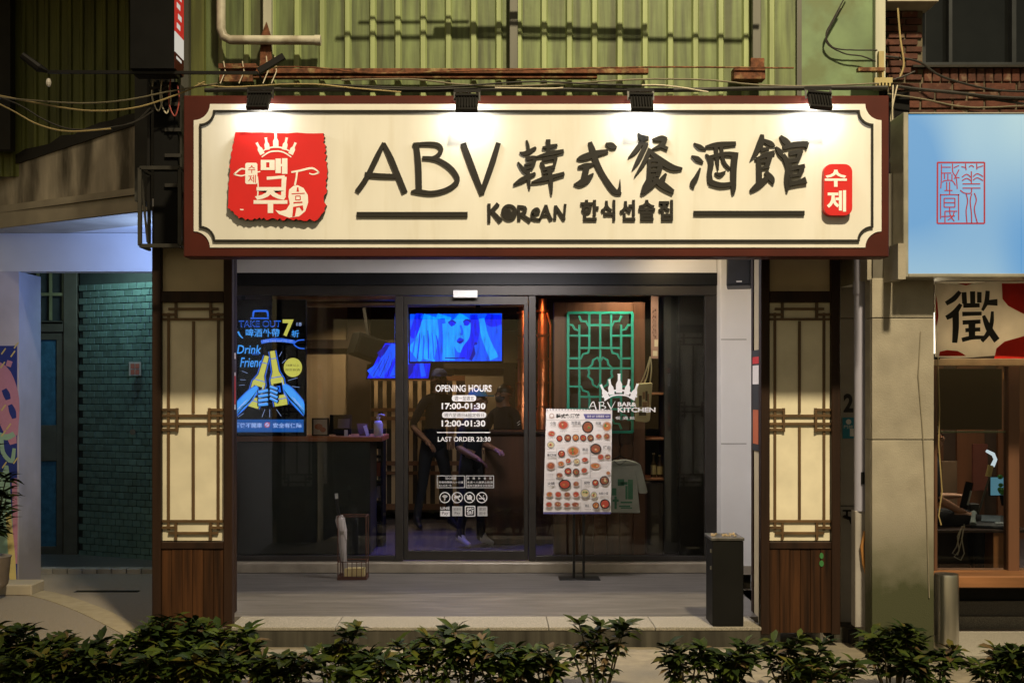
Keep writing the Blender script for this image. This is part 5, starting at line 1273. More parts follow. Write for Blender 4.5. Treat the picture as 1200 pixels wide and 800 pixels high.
pm.build('menu_print', [m_paper, m_blackp, flat('menu_purple', (.10,.09,.25)), flat('food_red', (.45,.06,.03)), flat('food_green', (.12,.2,.05)), flat('food_orange', (.5,.16,.04)), flat('plate_pale', (.5,.38,.33)), flat('menu_grey', (.35,.33,.32)), flat('food_brown', (.28,.08,.035)), flat('food_yellow', (.6,.5,.25)), flat('menu_text_grey', (.22,.18,.18))], bd)
rg = MB()
for i in range(22):
    a = zm(66+i*20.8, 30); rg.tube([(a[0],Ym-.004,a[1]-.006),(a[0],Ym-.008,a[1]+.012),(a[0],Ym+.012,a[1]+.016),(a[0],Ym+.024,a[1]-.004)], .0024, 5)
rg.build('spiral_binding', m_black, mn)
for px in (672.5, 684):
    MB().box(X(px,Ym+.03)-.011, X(px,Ym+.03)+.011, Ym+.021, Ym+.04, .146, Z(490,Ym)).build('leg', m_black, mn)
MB().box(X(655,Ym), X(703,Ym), Ym-.07, Ym+.14, .1405, .1455).build('base_plate', m_black, mn, bevel=.002)
# umbrella stand with umbrella
Yu = 2.0
m_rustd = mat('rust_dark', (.075,.028,.014), .8, var=.4, vs=25)
us = thing('umbrella_stand', 'rusty wire umbrella stand on the platform before the glass', 'umbrella stand', (X(411,Yu),Yu+.1,.14))
u0, u1 = X(396,Yu), X(429,Yu); uz = Z(605,Yu)
wr = MB()
for (x, y) in ((u0,Yu),(u1,Yu),(u0,Yu+.17),(u1,Yu+.17)): wr.bar((x,y,.142),(x,y,uz),.008)
for z_ in (.17,.3,uz):
    wr.bar((u0,Yu,z_),(u1,Yu,z_),.006); wr.bar((u0,Yu+.17,z_),(u1,Yu+.17,z_),.009); wr.bar((u0,Yu,z_),(u0,Yu+.17,z_),.009); wr.bar((u1,Yu,z_),(u1,Yu+.17,z_),.009)
for i in range(1,6):
    x = u0+(u1-u0)*i/6; wr.bar((x,Yu,.15),(x,Yu,.30),.006)
wr.build('wire_frame', m_rustd, us)
MB().box(u0-.006, u1+.006, Yu-.006, Yu+.176, .1415, .165).build('base_tray', mat('tray_brown', (.07,.025,.015), .6), us)
MB().box(u0+.05, u1-.02, Yu+.05, Yu+.13, .1655, .235).build('drip_cup', flat('cup_yellow', (.5,.4,.18)), us)
um = thing('umbrella', 'folded grey umbrella with black handle standing in the wire stand', 'umbrella', (X(404,Yu+.08),Yu+.08,.17))
b_ = Vector((X(404.5,Yu+.08),Yu+.08,.168)); t_ = Vector((X(398,Yu+.08),Yu+.08,Z(605,Yu)))
MB().tube([b_, b_.lerp(t_,.12), b_.lerp(t_,.4), b_.lerp(t_,.75)+Vector((.012,0,0)), b_.lerp(t_,.93), t_], [.008,.022,.034,.042,.045,.03], 9).build('canopy', mat('umbrella_grey', (.30,.27,.25), .6, var=.35, vs=14, stretch=(6,6,.3)), um, smooth=True)
MB().tube([t_, P(396.5,598,Yu+.08), P(394.5,584,Yu+.08)], [.012,.012,.017], 8).build('handle', m_black, um, smooth=True)
MB().tube([P(394.5,584,Yu+.08), P(394.2,578,Yu+.08)], .015, 8).build('handle_cap', mat('handle_cap', (.5,.5,.5), .3, .8), um)

# ================================================================== RIGHT SIDE
cl2 = thing('gap_fill_lamp', 'small cool fill lamp added in the gap behind the right end of the sign', 'wall lamp', (2.6,-.2,2.95))  # unseen lamp added to brighten the number wall and pipe
MB().box(2.57,2.63,-.24,-.16,2.96,3.02).bar((2.6,-.17,3.0),(2.6,.36,3.0),.02).build('lamp_body', m_white, cl2)
lamp('gap_fill_light', 'POINT', (2.6,-.2,2.9), 9, (.72,.76,1), .05, parent=cl2)
# recessed wall with the number, downpipe, tap
nw = thing('number_wall', 'narrow pale stone wall with a painted number two right of the right pillar', 'wall', (X(1000,.35),.4,0))
Yn = .35
for (a, b) in ((290,372.5),(373.5,592),(593,735)):
    MB().pbox(978, 1012, a, b, Yn, .15).build('stone_slab', mat('stone_grey', (.36,.33,.30), .7, var=.1), nw, bevel=.003)
MB().text('2', 988.5, 1000, 461, 483, Yn-.003, bold=.04).build('painted_number', m_blackp, nw)
np_ = MB().pbox(987.5, 1001, 489, 513.5, Yn-.008, .006); np_.mat(1).disc(X(994,Yn), Z(494,Yn), .02, .02, Yn-.0095).text('門牌', 989, 999.5, 498, 502, Yn-.0095); np_.pbox(996,1000.5,502,511,Yn-.0095,.001)
np_.build('blue_plate', [flat('plate_blue', (.03,.24,.36)), m_decal], nw)
tp_ = MB(); c_ = P(990,605,Yn); tp_.tube([c_+Vector((0,0,0)), c_+Vector((0,-.08,0)), c_+Vector((.01,-.10,0)), c_+Vector((.02,-.11,-.04))], .014, 8); tp_.bar(c_+Vector((0,-.05,.01)), c_+Vector((0,-.05,.05)), .012); tp_.bar(c_+Vector((-.03,-.05,.05)), c_+Vector((.03,-.05,.05)), .012)
tag(tp_.build('water_tap', m_black, smooth=True), 'small black water tap low on the pale stone wall', 'tap')
dp_ = thing('downpipe', 'lavender grey drain pipe running down beside the stone clad pillar', 'pipe', P(1012,735,-.1))
m_pipe = mat('pipe_lavender', (.36,.36,.46), .45, var=.1, streak=True)
MB().tube([P(1008.5,300,-.1), P(1008.5,598,-.1)], 7.5/s(-.1), 14).build('pipe', m_pipe, dp_, smooth=True)
MB().tube([P(1008.5,330,-.1), P(1008.5,345,-.1)], 8.6/s(-.1), 14).build('pipe_collar', m_pipe, dp_, smooth=True)
MB().pbox(1002.5, 1015, 598, 735, -.13, .1).build('pipe_cover', mat('cover_grey', (.34,.32,.30), .6), dp_, bevel=.006)
MB().pbox(1009.5, 1013, 553, 567, -.155, .01).build('pipe_slot', m_blackm, dp_)
MB().tube([P(1014,622,-.16), P(1010,640,-.16), P(1012,660,-.16), P(1017,676,-.16)], .012, 7).build('orange_hose', mat('hose_orange', (.35,.16,.04), .6), dp_, smooth=True)
MB().pbox(1015.5, 1023, 300, 758, -.12, .2).build('pipe_chase', mat('chase_render', (.33,.31,.30), .75), nw)
MB().pbox(978, 1022, 735, 756, .15, .35).build('stone_kerb', m_riser, nw, bevel=.01)
MB().prism_xy([(X(990,.2),.3),(X(1018,.2),.3),(X(1018,.2),.05),(X(992,.2),.05)], .0, .09).build('footing', m_tar, nw)
# stone clad pillar
YO = -.33
cp = thing('stone_pillar', 'pale stone clad pillar with mossy foot under the blue lightbox', 'pillar', (X(1058,YO),YO+.25,0))
px0, px1 = X(1022,YO), X(1094.5,YO)
MB().box(px0+.01, px1-.01, YO+.012, YO+.14, 0, 3.3).build('core', m_joint, cp)
for (a, b) in ((326,372),(373,514.6),(515.6,790)):
    MB().box(px0, px1, YO, YO+.03, max(Z(b,YO),0.0), Z(a,YO)).build('stone_slab', m_concrete, cp, bevel=.003)
    MB().box(px1-.0095, px1+.002, YO+.031, YO+.14, max(Z(b,YO),0.0), Z(a,YO)).build('stone_slab', m_concrete, cp)
    MB().box(px0-.002, px0+.0095, YO+.031, YO+.14, max(Z(b,YO),0.0), Z(a,YO)).build('stone_slab', m_concrete, cp)
MB().box(px0+.08, X(1057.5,-.54), -.60, .3, Z(327,-.60), Z(285,-.6)).box(px0-.02, px1+.1, YO+.04, .3, Z(327,YO), 3.3).build('pillar_head', m_concrete, cp)
wc = MB(); wc.tube([P(1079,388,YO-.008), P(1076,440,YO-.008), P(1081,500,YO-.008), P(1086,600,YO-.008), P(1089,700,YO-.008)], .0035, 5)
tag(wc.build('loose_wire', mat('wire_beige', (.25,.22,.16), .6)), 'thin wire hanging down the face of the stone clad pillar', 'wire')
# pale blue lightbox
Yl = -.52
lbx = thing('lightbox_sign', 'glowing pale blue lightbox sign with a red square seal', 'sign', P(1150,326,Yl))
lx0, lx1, lz0, lz1 = X(1058,Yl), X(1290,Yl), Z(325,Yl), Z(132,Yl)
fm = MB(); fm.box(lx0, lx0+.035, Yl-.01, Yl+.24, lz0, lz1); fm.box(lx0+.036, lx1, Yl-.01, Yl+.24, lz0, lz0+.025); fm.box(lx0+.036, lx1, Yl-.01, Yl+.24, lz1-.012, lz1); fm.box(lx0+.036, lx1, Yl+.225, Yl+.24, lz0+.026, lz1-.013)
fm.build('box_frame', mat('box_alu', (.45,.43,.36), .4, .6, var=.2), lbx, bevel=.004)
def lightface():
    m = bpy.data.materials.new('lightbox_face'); m.use_nodes = True; N = m.node_tree.nodes; L = m.node_tree.links; b = N['Principled BSDF']
    b.inputs['Base Color'].default_value = (.10,.13,.15,1); b.inputs['Roughness'].default_value = .35
    tc = N.new('ShaderNodeTexCoord'); mp = N.new('ShaderNodeMapping'); mp.inputs['Scale'].default_value = (1.5,1,.55); L.new(tc.outputs['Object'], mp.inputs[0])
    n = N.new('ShaderNodeTexNoise'); n.inputs['Scale'].default_value = 1.3; n.inputs['Detail'].default_value = 0; L.new(mp.outputs[0], n.inputs[0])
    cr_ = N.new('ShaderNodeValToRGB'); e = cr_.color_ramp.elements; e[0].position = .35; e[0].color = (.05,.30,.66,1); e[1].position = .64; e[1].color = (.44,.66,.74,1)
    L.new(n.outputs[0], cr_.inputs[0]); L.new(cr_.outputs[0], b.inputs['Emission Color']); b.inputs['Emission Strength'].default_value = .8; return m
fc = MB().box(lx0+.036, X(1196.5,Yl), Yl, Yl+.008, lz0+.026, lz1-.013).build('light_face', lightface(), lbx)
MB().box(X(1197,Yl), lx1, Yl, Yl+.008, lz0+.026, lz1-.013).build('light_face', lightface(), lbx)
sl_ = MB(); nq = [0]
def sq(x, y): return (X(1090+x*.13746,Yl), Z(170+y*.1375,Yl))
def ss(*pts, w_=9, sm=True):
    nq[0] += 1; sl_.stroke([sq(x,y)+(w_*.13746/s(Yl),) for x, y in pts], Yl-.0022-.00005*nq[0], Yl-.0015, sm and len(pts) > 2)
for a, b in (((60,150),(462,150)),((462,148),(462,668)),((462,668),(60,668)),((60,668),(62,150))): ss(a, b, w_=14)
ss((95,165),(95,280),(90,370)); ss((95,190),(175,190)); ss((95,240),(180,240)); ss((190,160),(192,230),(220,280),(230,375)); ss((200,195),(245,175)); ss((245,210),(225,250),(205,290)); ss((215,275),(250,280)); ss((120,240),(122,290)); ss((150,250),(150,300)); ss((185,250),(185,300)); ss((105,320),(120,305),(185,305),(215,345)); ss((140,315),(140,385)); ss((165,315),(165,420)); ss((120,388),(190,388))
ss((88,630),(88,440),(100,425),(235,425),(240,440),(242,640)); ss((118,455),(118,530)); ss((118,455),(210,455)); ss((210,455),(210,530)); ss((118,492),(210,492)); ss((118,530),(210,530)); ss((165,535),(165,560)); ss((125,565),(230,565)); ss((125,565),(125,660)); ss((165,570),(175,610),(205,650)); ss((205,565),(190,610),(150,640)); ss((95,610),(210,605))
ss((265,185),(300,195),(305,215)); ss((300,160),(302,200)); ss((330,190),(350,175),(372,190)); ss((395,160),(397,210)); ss((395,195),(450,178)); ss((350,225),(350,330)); ss((270,275),(310,250),(345,275)); ss((365,270),(400,245),(450,270)); ss((270,305),(310,285),(345,305)); ss((365,300),(400,280),(450,305)); ss((275,332),(425,332)); ss((275,368),(428,368)); ss((255,385),(290,410),(345,410),(352,370)); ss((305,415),(318,480),(305,560),(312,660)); ss((352,415),(340,480),(350,580),(352,662)); ss((375,410),(392,470),(375,550),(400,662))
sl_.build('red_seal', flat('seal_red', (.36,.03,.06)), fc)
# neighbouring shop
ns = thing('neighbour_shop', 'neighbouring shop with wooden window frame and a desk inside', 'shop', (X(1180,1),.8,0))
Yw = .45
m_nw = mat('window_wood', (.13,.06,.032), .5, var=.35, streak=True)
MB().pbox(1095, 1500, 420, 428.5, Yw, .08).build('window_rail', mat('rail_pale', (.42,.30,.18), .5), ns, bevel=.004)
MB().pbox(1182, 1195, 429, 672, Yw, .09).build('window_post', m_nw, ns, bevel=.004)
MB().pbox(1095, 1098.5, 429, 672, Yw, .09).build('window_post', m_nw, ns)
MB().pbox(1098.7, 1181.7, 429, 672, Yw+.04, .006).build('window_pane', m_glass, ns); MB().pbox(1195.3, 1500, 429, 672, Yw+.04, .006).build('window_pane', m_glass, ns)
MB().pbox(1098.7, 1181.7, 505, 507, Yw+.047, .01).build('glazing_bar', mat('bar_green', (.2,.22,.12), .5), ns)
MB().pbox(1093, 1500, 675, 688.5, .2, .4).build('bench_board', mat('bench_wood', (.24,.105,.042), .5, var=.45, vs=14, stretch=(.1,1,1)), ns, bevel=.006)
MB().pbox(1094, 1500, 676, 704, .62, .1).build('plinth', m_blackm, ns)
MB().pbox(1094, 1500, 704, 722, .60, .12).build('granite_band', mat('granite_dark', (.06,.055,.05), .7, var=.5, vs=120), ns)
MB().pbox(1094, 1500, 722, 741, .58, .14).build('granite_band', mat('granite_mid', (.16,.15,.13), .8, var=.6, vs=150), ns)
MB().box(X(1095,.2), X(1500,.2), -.3, .575, -.02, .012).build('pebble_apron', mat('pebble_light', (.34,.32,.28), .85, var=.4, vs=170, bump=.4, bs=200), ns)
MB().box(X(1094,.5), X(1500,.5), .7, 3.6, .28, .30).build('shop_floor', m_ifloor, ns); MB().box(X(1094,.5), X(1500,.5), .7, 3.6, 2.9, 2.95).build('shop_ceiling', m_int, ns)
MB().box(X(1094,.5), 6.5, 3.6, 3.7, .3, 2.9).build('shop_wall', mat('shop_back', (.05,.025,.015), .6), ns)
for i in range(5): MB().box(3.9+i*.42, 4.18+i*.42, 3.55, 3.59, .3, 2.3).build('wall_panel', mat('shop_panel', (.14,.05,.02), .5, var=.3, streak=True), ns)
MB().box(X(1096,.5)-.03, X(1096,.5), .56, 3.6, .3, 2.9).build('shop_wall', m_int, ns)
MB().box(3.0, 6.5, .62, .7, 2.05, 2.9).build('window_header', m_int, ns)
MB().pbox(1100, 1174, 432, 503, 1.4, .03).build('dark_board', m_blackm, ns)
pr_ = MB().pbox(1176, 1186, 436, 444, 1.35, .01).mat(1)
for i in range(5): pr_.pbox(1177, 1180, 450+i*5, 453+i*5, 1.36, .01)
pr_.build('price_strip', [emis('price_orange', (.6,.2,.02), .5), emis('price_cyan', (.1,.5,.6), .5)], ns)
lamp('shop_light', 'AREA', (4.0,1.6,2.88), 42, (1,.84,.6), .8, .3, aim=(0,.0,-1), parent=ns)
dsk = thing('shop_desk', 'dark wooden desk inside the neighbouring shop window', 'desk', P(1150,640,1.0))
Yd = .95
MB().box(X(1095,Yd), X(1210,Yd), Yd, Yd+.6, Z(624,Yd), Z(620.5,Yd)).build('desk_top', mat('desk_top', (.06,.04,.035), .3), dsk, bevel=.004)
MB().box(X(1166,Yd), X(1184,Yd), Yd+.03, Yd+.55, .3, Z(624.3,Yd)).build('desk_side', mat('desk_wood', (.26,.11,.04), .5), dsk); MB().box(X(1095,Yd), X(1165,Yd), Yd+.45, Yd+.5, .3, Z(624.3,Yd)).build('desk_back', m_int, dsk)
ph = thing('desk_phone', 'dark desk telephone with pale coiled cords on the desk', 'telephone', P(1158,620,1.1))
pb_ = MB(); c_ = P(1158,612,1.1); Mx = Matrix.Rotation(R(-25),3,'Z') @ Matrix.Rotation(R(22),3,'X'); pb_.obox(c_, .13, .1, .022, Mx); pb_.build('phone_body', mat('phone_dark', (.02,.025,.035), .35), ph, bevel=.008)
MB().obox(c_+Mx@Vector((.02,.02,.025)), .07, .05, .004, Mx).build('phone_screen', mat('phone_panel', (.12,.16,.2), .3), ph)
hs = MB(); hs.tube([c_+Mx@Vector((-.11,-.09,.03)), c_+Mx@Vector((-.11,-.04,.055)), c_+Mx@Vector((-.11,.04,.055)), c_+Mx@Vector((-.11,.09,.03))], [.026,.018,.018,.026], 8); hs.build('handset', mat('handset', (.3,.36,.36), .4), ph, smooth=True)
cw = MB()
for q in (((1128,616),(1122,628),(1124,645),(1118,652),(1126,656),(1130,648),(1127,630)),((1130,614),(1127,632),(1122,650),(1116,648),(1121,640),(1126,620))): cw.tube([P(x, y, .93) for x, y in q], .005, 5)
cw.build('phone_cord', m_cable_w, ph, smooth=True)
dl_ = thing('desk_lamp', 'slim bent desk lamp with a lit white head on the desk', 'lamp', P(1146,615,1.2))
lm = MB(); lm.tube([P(1147,600,1.2), P(1156,570,1.2), P(1163,548,1.2)], .008, 6); lm.build('lamp_stem', m_steel_d, dl_, smooth=True)
MB().tube([P(1158,558,1.2), P(1161,545,1.2)], .024, 8).build('lamp_joint', flat('lamp_yellow', (.5,.4,.15)), dl_)
MB().tube([P(1163,546,1.2), P(1166.5,538,1.2), P(1164,532,1.2), P(1156,528,1.2)], [.018,.016,.016,.012], 8).build('lamp_head', emis('lamp_white', (.75,.85,.9), .8), dl_, smooth=True)
tb2 = MB().obox(P(1132.5,580,1.15), .03, .006, .11, Matrix.Rotation(R(14),3,'Y')); tb2.mat(1).obox(P(1136,583,1.14), .006, .004, .06, Matrix.Rotation(R(14),3,'Y'))
tag(tb2.build('held_phone', [m_blackm, flat('phone_pale', (.4,.42,.4))]), 'dark phone held up by the hand behind the shop window', 'phone')
mo_ = MB().pbox(1160, 1182, 558, 581, 1.5, .03).mat(1).pbox(1161, 1181, 559, 580, 1.497, .003)
tag(mo_.build('monitor', [m_blackm, emis('monitor_glow', (.12,.30,.38), .6)]), 'small glowing blue grey monitor behind the desk lamp', 'monitor')
dp2 = thing('desk_plant', 'little green plant beside the small glowing monitor', 'plant', P(1178,585,1.3))
lf = MB()
for i in range(26):
    a = random.uniform(0,6.28); e = random.uniform(-.5,1.2); c_ = P(1178,568,1.3)+Vector((math.cos(a)*.04,math.sin(a)*.04,random.uniform(-.08,.08))); lf.ell(c_, (.022,.012,.018), 6, 4)
lf.build('foliage', mat('plant_green', (.06,.25,.05), .5), dp2)
MB().lathe([(.03,Z(592,1.3)),(.045,Z(580,1.3))], X(1178,1.3), 1.3, 12).build('pot', m_black, dp2)
for (a, b, c, d, Yk, nm, lb_, col_) in ((1100,1112,600,620,1.25,'file_box','grey file box on the desk beside the hand',(.18,.17,.16)),(1137,1148,590,619,1.45,'desk_speaker','black desk speaker behind the telephone',(.012,.012,.014)),(1168,1181,612,620,1.0,'paper_stack','stack of pale blue papers at the desk edge',(.4,.46,.52)),(1104,1122,540,592,2.6,'notice_board','brown notice board on the back of the neighbouring shop',(.12,.07,.04)),(1140,1158,520,575,3.2,'wall_cabinet','dark red wall cabinet at the back of the neighbouring shop',(.12,.03,.02))):
    tag(MB().pbox(a, b, c, d, Yk, .12 if Yk < 2 else .03).build(nm, mat(nm+'_paint', col_, .5), bevel=.006), lb_, nm.replace('_',' '))
# seated person behind the pillar: only the arm shows
m_navy = mat('shirt_navy', (.02,.025,.04), .8)
person('person behind the stone pillar holding up a phone at the desk', (X(1082,1.35),1.35,-.12), R(78), 1.66,
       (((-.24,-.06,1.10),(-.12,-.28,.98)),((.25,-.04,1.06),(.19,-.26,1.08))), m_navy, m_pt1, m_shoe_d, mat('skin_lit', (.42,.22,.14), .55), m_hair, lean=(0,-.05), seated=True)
stl = thing('stool', 'dark stool under the person behind the stone pillar', 'stool', (X(1082,1.35),1.35,.30))
MB().lathe([(.16,.66),(.17,.68),(.16,.70)], X(1082,1.35), 1.35, 18).build('seat', m_black, stl); MB().lathe([(.14,.30),(.13,.32),(.03,.34),(.03,.66)], X(1082,1.35), 1.35, 14).build('leg', m_black, stl)
# banner
Yba = .28
bnr = thing('cloth_banner', 'white and red cloth banner with one large dark character', 'banner', P(1150,418,Yba))
V = []; F = []; nx, nz = 40, 14
def ban(u, v): return Vector((X(1096+u*150,Yba), Yba+.012*math.sin(u*14)+.006*math.sin(v*5+u*9), Z(331+v*87+1.5*math.sin(u*9),Yba)))
for j in range(nz+1):
    for i in range(nx+1): V.append(ban(i/nx, j/nz))
for j in range(nz):
    for i in range(nx): a = j*(nx+1)+i; F.append((a+nx+1, a+nx+2, a+1, a))
bc = MB().add(V, F); off = [Vector(v)+Vector((0,.006,0)) for v in V]; bc.add(off, [tuple(reversed(f)) for f in F])
m_ban = mat('banner_white', (.60,.54,.45), .9, var=.07, vs=7, bump=.2, bs=200)
bco = bc.build('banner_cloth', m_ban, bnr, smooth=True)
def translucent(m, f):
    N = m.node_tree.nodes; L = m.node_tree.links; b = N['Principled BSDF']; out = [q for q in N if q.type == 'OUTPUT_MATERIAL'][0]
    tr = N.new('ShaderNodeBsdfTranslucent'); mx = N.new('ShaderNodeMixShader'); mx.inputs[0].default_value = f
    L.new(b.inputs['Base Color'].links[0].from_socket, tr.inputs[0]); L.new(b.outputs[0], mx.inputs[1]); L.new(tr.outputs[0], mx.inputs[2]); L.new(mx.outputs[0], out.inputs[0])
translucent(m_ban, .5)
zt_, zb_ = Z(331,Yba), Z(418,Yba)
m_bred = mat('banner_red', (.45,.02,.012), .85); translucent(m_bred, .4)
def bpoly(pts):
    q = MB().prism([(X(x,Yba),Z(y,Yba)) for x, y in pts], 0, 0)
    bm0 = bmesh.new(); vs_ = [bm0.verts.new(v) for v in q.V]
    for f in q.F: bm0.faces.new([vs_[i] for i in f])
    for _ in range(4):
        es_ = [e for e in bm0.edges if e.calc_length() > .05]
        if not es_: break
        bmesh.ops.subdivide_edges(bm0, edges=es_, cuts=1)
    bmesh.ops.triangulate(bm0, faces=bm0.faces[:])
    for v in bm0.verts:
        u = (v.co.x-X(1096,Yba))/(150/s(Yba)); w_ = max(0,min(1,(zt_-v.co.z)/(87/s(Yba)))); v.co.y = Yba+.012*math.sin(u*14)+.006*math.sin(w_*5+u*9)-.004
    bm0.verts.ensure_lookup_table(); r2 = MB(); r2.add([tuple(v.co) for v in bm0.verts], [tuple(v.index for v in f.verts) for f in bm0.faces]); bm0.free()
    r2.build('banner_patch', m_bred, bnr)
bpoly([(1174,332),(1240,332),(1240,420),(1165,420),(1168,408),(1178,400),(1195,395),(1225,385),(1225,375),(1200,368),(1182,358),(1175,350)])
bpoly([(1100,417),(1101,412),(1110,410),(1122,411),(1128,414),(1132,417)]); bpoly([(1097,345),(1099,355),(1100,370),(1098,380),(1097,382)])
bpoly([(1122,332),(1140,332),(1132,334.5)])
bx3 = lambda x: 1080+x*.2
by3 = lambda y: 320+y*.2
ch = MB(); nn_ = [0]
for pts in ([(225,108,22),(190,150,30),(145,178,26)],[(228,182,20),(190,235,34),(145,262,26)],[(198,225,36),(198,320,36),(192,408,30)],
            [(246,112,26),(248,180,26)],[(292,108,28),(292,185,28)],[(330,112,26),(328,175,26)],[(240,190,28),(330,190,24)],[(234,240,26),(342,238,22)],[(235,290,26),(336,285,24)],[(286,290,40),(288,375,36)],[(250,335,24),(335,330,24)],[(232,392,26),(290,378,24),(365,378,20)],
            [(378,105,26),(370,170,28),(345,220,16)],[(370,175,28),(440,172,40)],[(408,225,18),(405,290,28),(385,350,30),(345,400,22)],[(352,250,20),(385,320,40),(440,395,42)]):
    nn_[0] += 1; ch.stroke([(X(bx3(x),Yba),Z(by3(y),Yba),w_*.2/s(Yba)) for x, y, w_ in pts], -.0004*nn_[0], -.0004*nn_[0])
ch2 = []
for v in ch.V:
    u = (v[0]-X(1096,Yba))/(150/s(Yba)); w_ = (zt_-v[2])/(87/s(Yba)); ch2.append((v[0], Yba+.012*math.sin(u*14)+.006*math.sin(w_*5+u*9)-.009+v[1], v[2]))
ch.V = ch2; ch.build('banner_character', flat('banner_ink', (.035,.035,.033), .85), bnr)
lamp('banner_light', 'AREA', (3.75,.56,2.2), 9, (1,.86,.6), 1.3, .25, aim=(0,-1,.05), parent=ns)
tlm = MB().tube([P(1097.5,366,.42), P(1097.5,414,.42)], .022, 8)
tlt = thing('tube_lamp', 'lit white tube lamp showing beside the banner edge', 'lamp', P(1097.5,415,.42)); tlm.build('lamp_tube', emis('tube_white', (1,.93,.75), 2.0), tlt); MB().tube([P(1097.5,414.3,.42), P(1097.5,421,.42)], .025, 8).build('lamp_cap', m_blackm, tlt)
hc_ = MB().tube([P(1099,415,.3), P(1101,480,.3), P(1100,520,.3), P(1104,575,.3), P(1100,604,.3), P(1103,615,.3)], .005, 5)
tag(hc_.build('window_cable', m_cable_y, smooth=True), 'pale cord hanging from the tube lamp down the shop window', 'cord')
# bollard
bo_ = thing('bollard', 'short stainless steel bollard standing in front of the wooden bench', 'bollard', (X(1109,-.18),-.1,0))
m_inox = mat('stainless', (.62,.60,.55), .3, 1, var=.08, vs=3)
MB().lathe([(.083,0),(.083,Z(678,-.18)),(.078,Z(674,-.18)),(.0,Z(673.5,-.18))], X(1109,-.1), -.1, 40).build('bollard_post', m_inox, bo_, smooth=True)
MB().lathe([(.1,0.003),(.1,.012),(.085,.014)], X(1109,-.1), -.1, 32).build('base_ring', m_inox, bo_, smooth=True)

# ================================================================== LEFT TOP: black sign box, channel, frame, cables
Yv_ = -.42
vb = thing('projecting_sign', 'black backed vertical projecting sign with a red and white side', 'sign', P(180,84,Yv_))
v0, v1 = X(152,Yv_), X(204,Yv_)
MB().box(v0, v1, Yv_, Yv_+.22, Z(81,Yv_), 5.25).build('sign_box', m_blackm, vb, bevel=.005)
sdm = MB(); yy0, yy1 = Yv_+.004, Yv_+.216
sdm.box(v1+.001, v1+.006, yy0, yy1, Z(36,Yv_), 5.2); sdm.mat(1).box(v1+.001, v1+.0058, yy0, yy1, Z(60,Yv_), Z(36.4,Yv_)); sdm.mat(2).box(v1+.001, v1+.0055, yy0, yy1, Z(80,Yv_), Z(60.4,Yv_)); sdm.mat(1).box(v1+.0056,v1+.0075,yy0+.03,yy0+.15,Z(67,Yv_),Z(64,Yv_))
for i in range(4): sdm.mat(1).box(v1+.0062, v1+.0075, yy0+.04+.03*(i%2), yy0+.12+.03*(i%2), Z(30-i*12,Yv_), Z(24-i*12,Yv_))
sdm.build('sign_side', [emis('side_red', (.55,.01,.01), .75), emis('side_white', (.8,.75,.65), .7), m_signred], vb)
MB().pbox(157, 206, 82, 88, Yv_+.05, .1).build('sign_foot', m_black, vb)
br = thing('sign_rail', 'long thin black rail carrying the projecting sign and small lamps', 'rail', P(180,86,-.38))
MB().bar(P(56,84.5,-.38), P(302,85.8,-.38), .02).build('rail', m_black, br)
for (a, b, c, d) in ((56,84,26,65),):
    MB().tube([P(a,b,-.38), P(46,80,-.4), P(c,d,-.42)], [.012,.03,.024], 8).build('rail_lamp', m_black, br); MB().ell(P(57,97,-.38), (.018,.018,.03), 8, 6).build('rail_bulb', mat('bulb', (.7,.66,.6), .3), br)
MB().bar(P(303,84,-.5), P(333,66,-.5), .045, .03).bar(P(302,85,-.45), P(308,96,-.45), .012).build('rail_lamp', m_black, br, bevel=.004)
chn = thing('black_channel', 'tall black cable channel behind the iron cage left of the sign', 'channel', P(195,290,-.1))
MB().pbox(180, 208, 96, 288, -.12, .12).build('channel_body', m_blackm, chn, bevel=.003)
MB().pbox(172.5, 175.5, 88, 286, -.1, .03).build('channel_pipe', m_black, chn); MB().pbox(206, 213, 100, 288, -.06, .1).build('channel_side', m_frame_iron, chn)
for y_ in (120, 150, 180, 215): MB().pbox(193, 212, y_, y_+4, -.14, .02).build('cable_clip', m_cable, chn)
cg = thing('iron_cage', 'rectangular dark iron cage bracket left of the signboard', 'bracket', P(188,290,-.3))
cm_ = MB()
for Yc_ in (-.34,-.12):
    pts = [P(164,197,Yc_), P(211,197,Yc_), P(211,288,Yc_), P(164,288,Yc_)]
    for i in range(4): cm_.bar(pts[i], pts[(i+1)%4], .026)
for (x, y_) in ((164,197),(211,197),(211,288),(164,288)): cm_.bar(P(x,y_,-.34)+Vector((0,.014,0)), (P(x,y_,-.34).x,-.12,P(x,y_,-.34).z), .02)
cm_.bar(P(165,199,-.3), P(173,284,-.3), .014)
cm_.build('cage_bar', m_frame_iron, cg, bevel=.002)
# cables
def cable(px_pts, Y, r, m, label, name='cable', group='cables strung along the facade', cat='cable', n=14):
    pts = []
    for i in range(len(px_pts)-1):
        p0 = px_pts[max(i-1,0)]; p1 = px_pts[i]; p2 = px_pts[i+1]; p3 = px_pts[min(i+2,len(px_pts)-1)]
        for j in range(n):
            t = j/n; q = [.5*((2*p1[k])+(-p0[k]+p2[k])*t+(2*p0[k]-5*p1[k]+4*p2[k]-p3[k])*t*t+(-p0[k]+3*p1[k]-3*p2[k]+p3[k])*t**3) for k in (0,1)]
            pts.append(P(q[0]+0, q[1]+random.uniform(-.12,.12), Y))
    pts.append(P(*px_pts[-1], Y))
    return tag(MB().tube(pts, r, 6).build(name, m, smooth=True), label, cat, group)
m_cg = mat('cable_grey', (.16,.14,.09), .6)
cable([(-20,112),(40,118),(100,121),(150,117),(200,107),(255,98)], -.3, .0055, m_cg, 'upper grey cable sagging from the left edge to the sign')
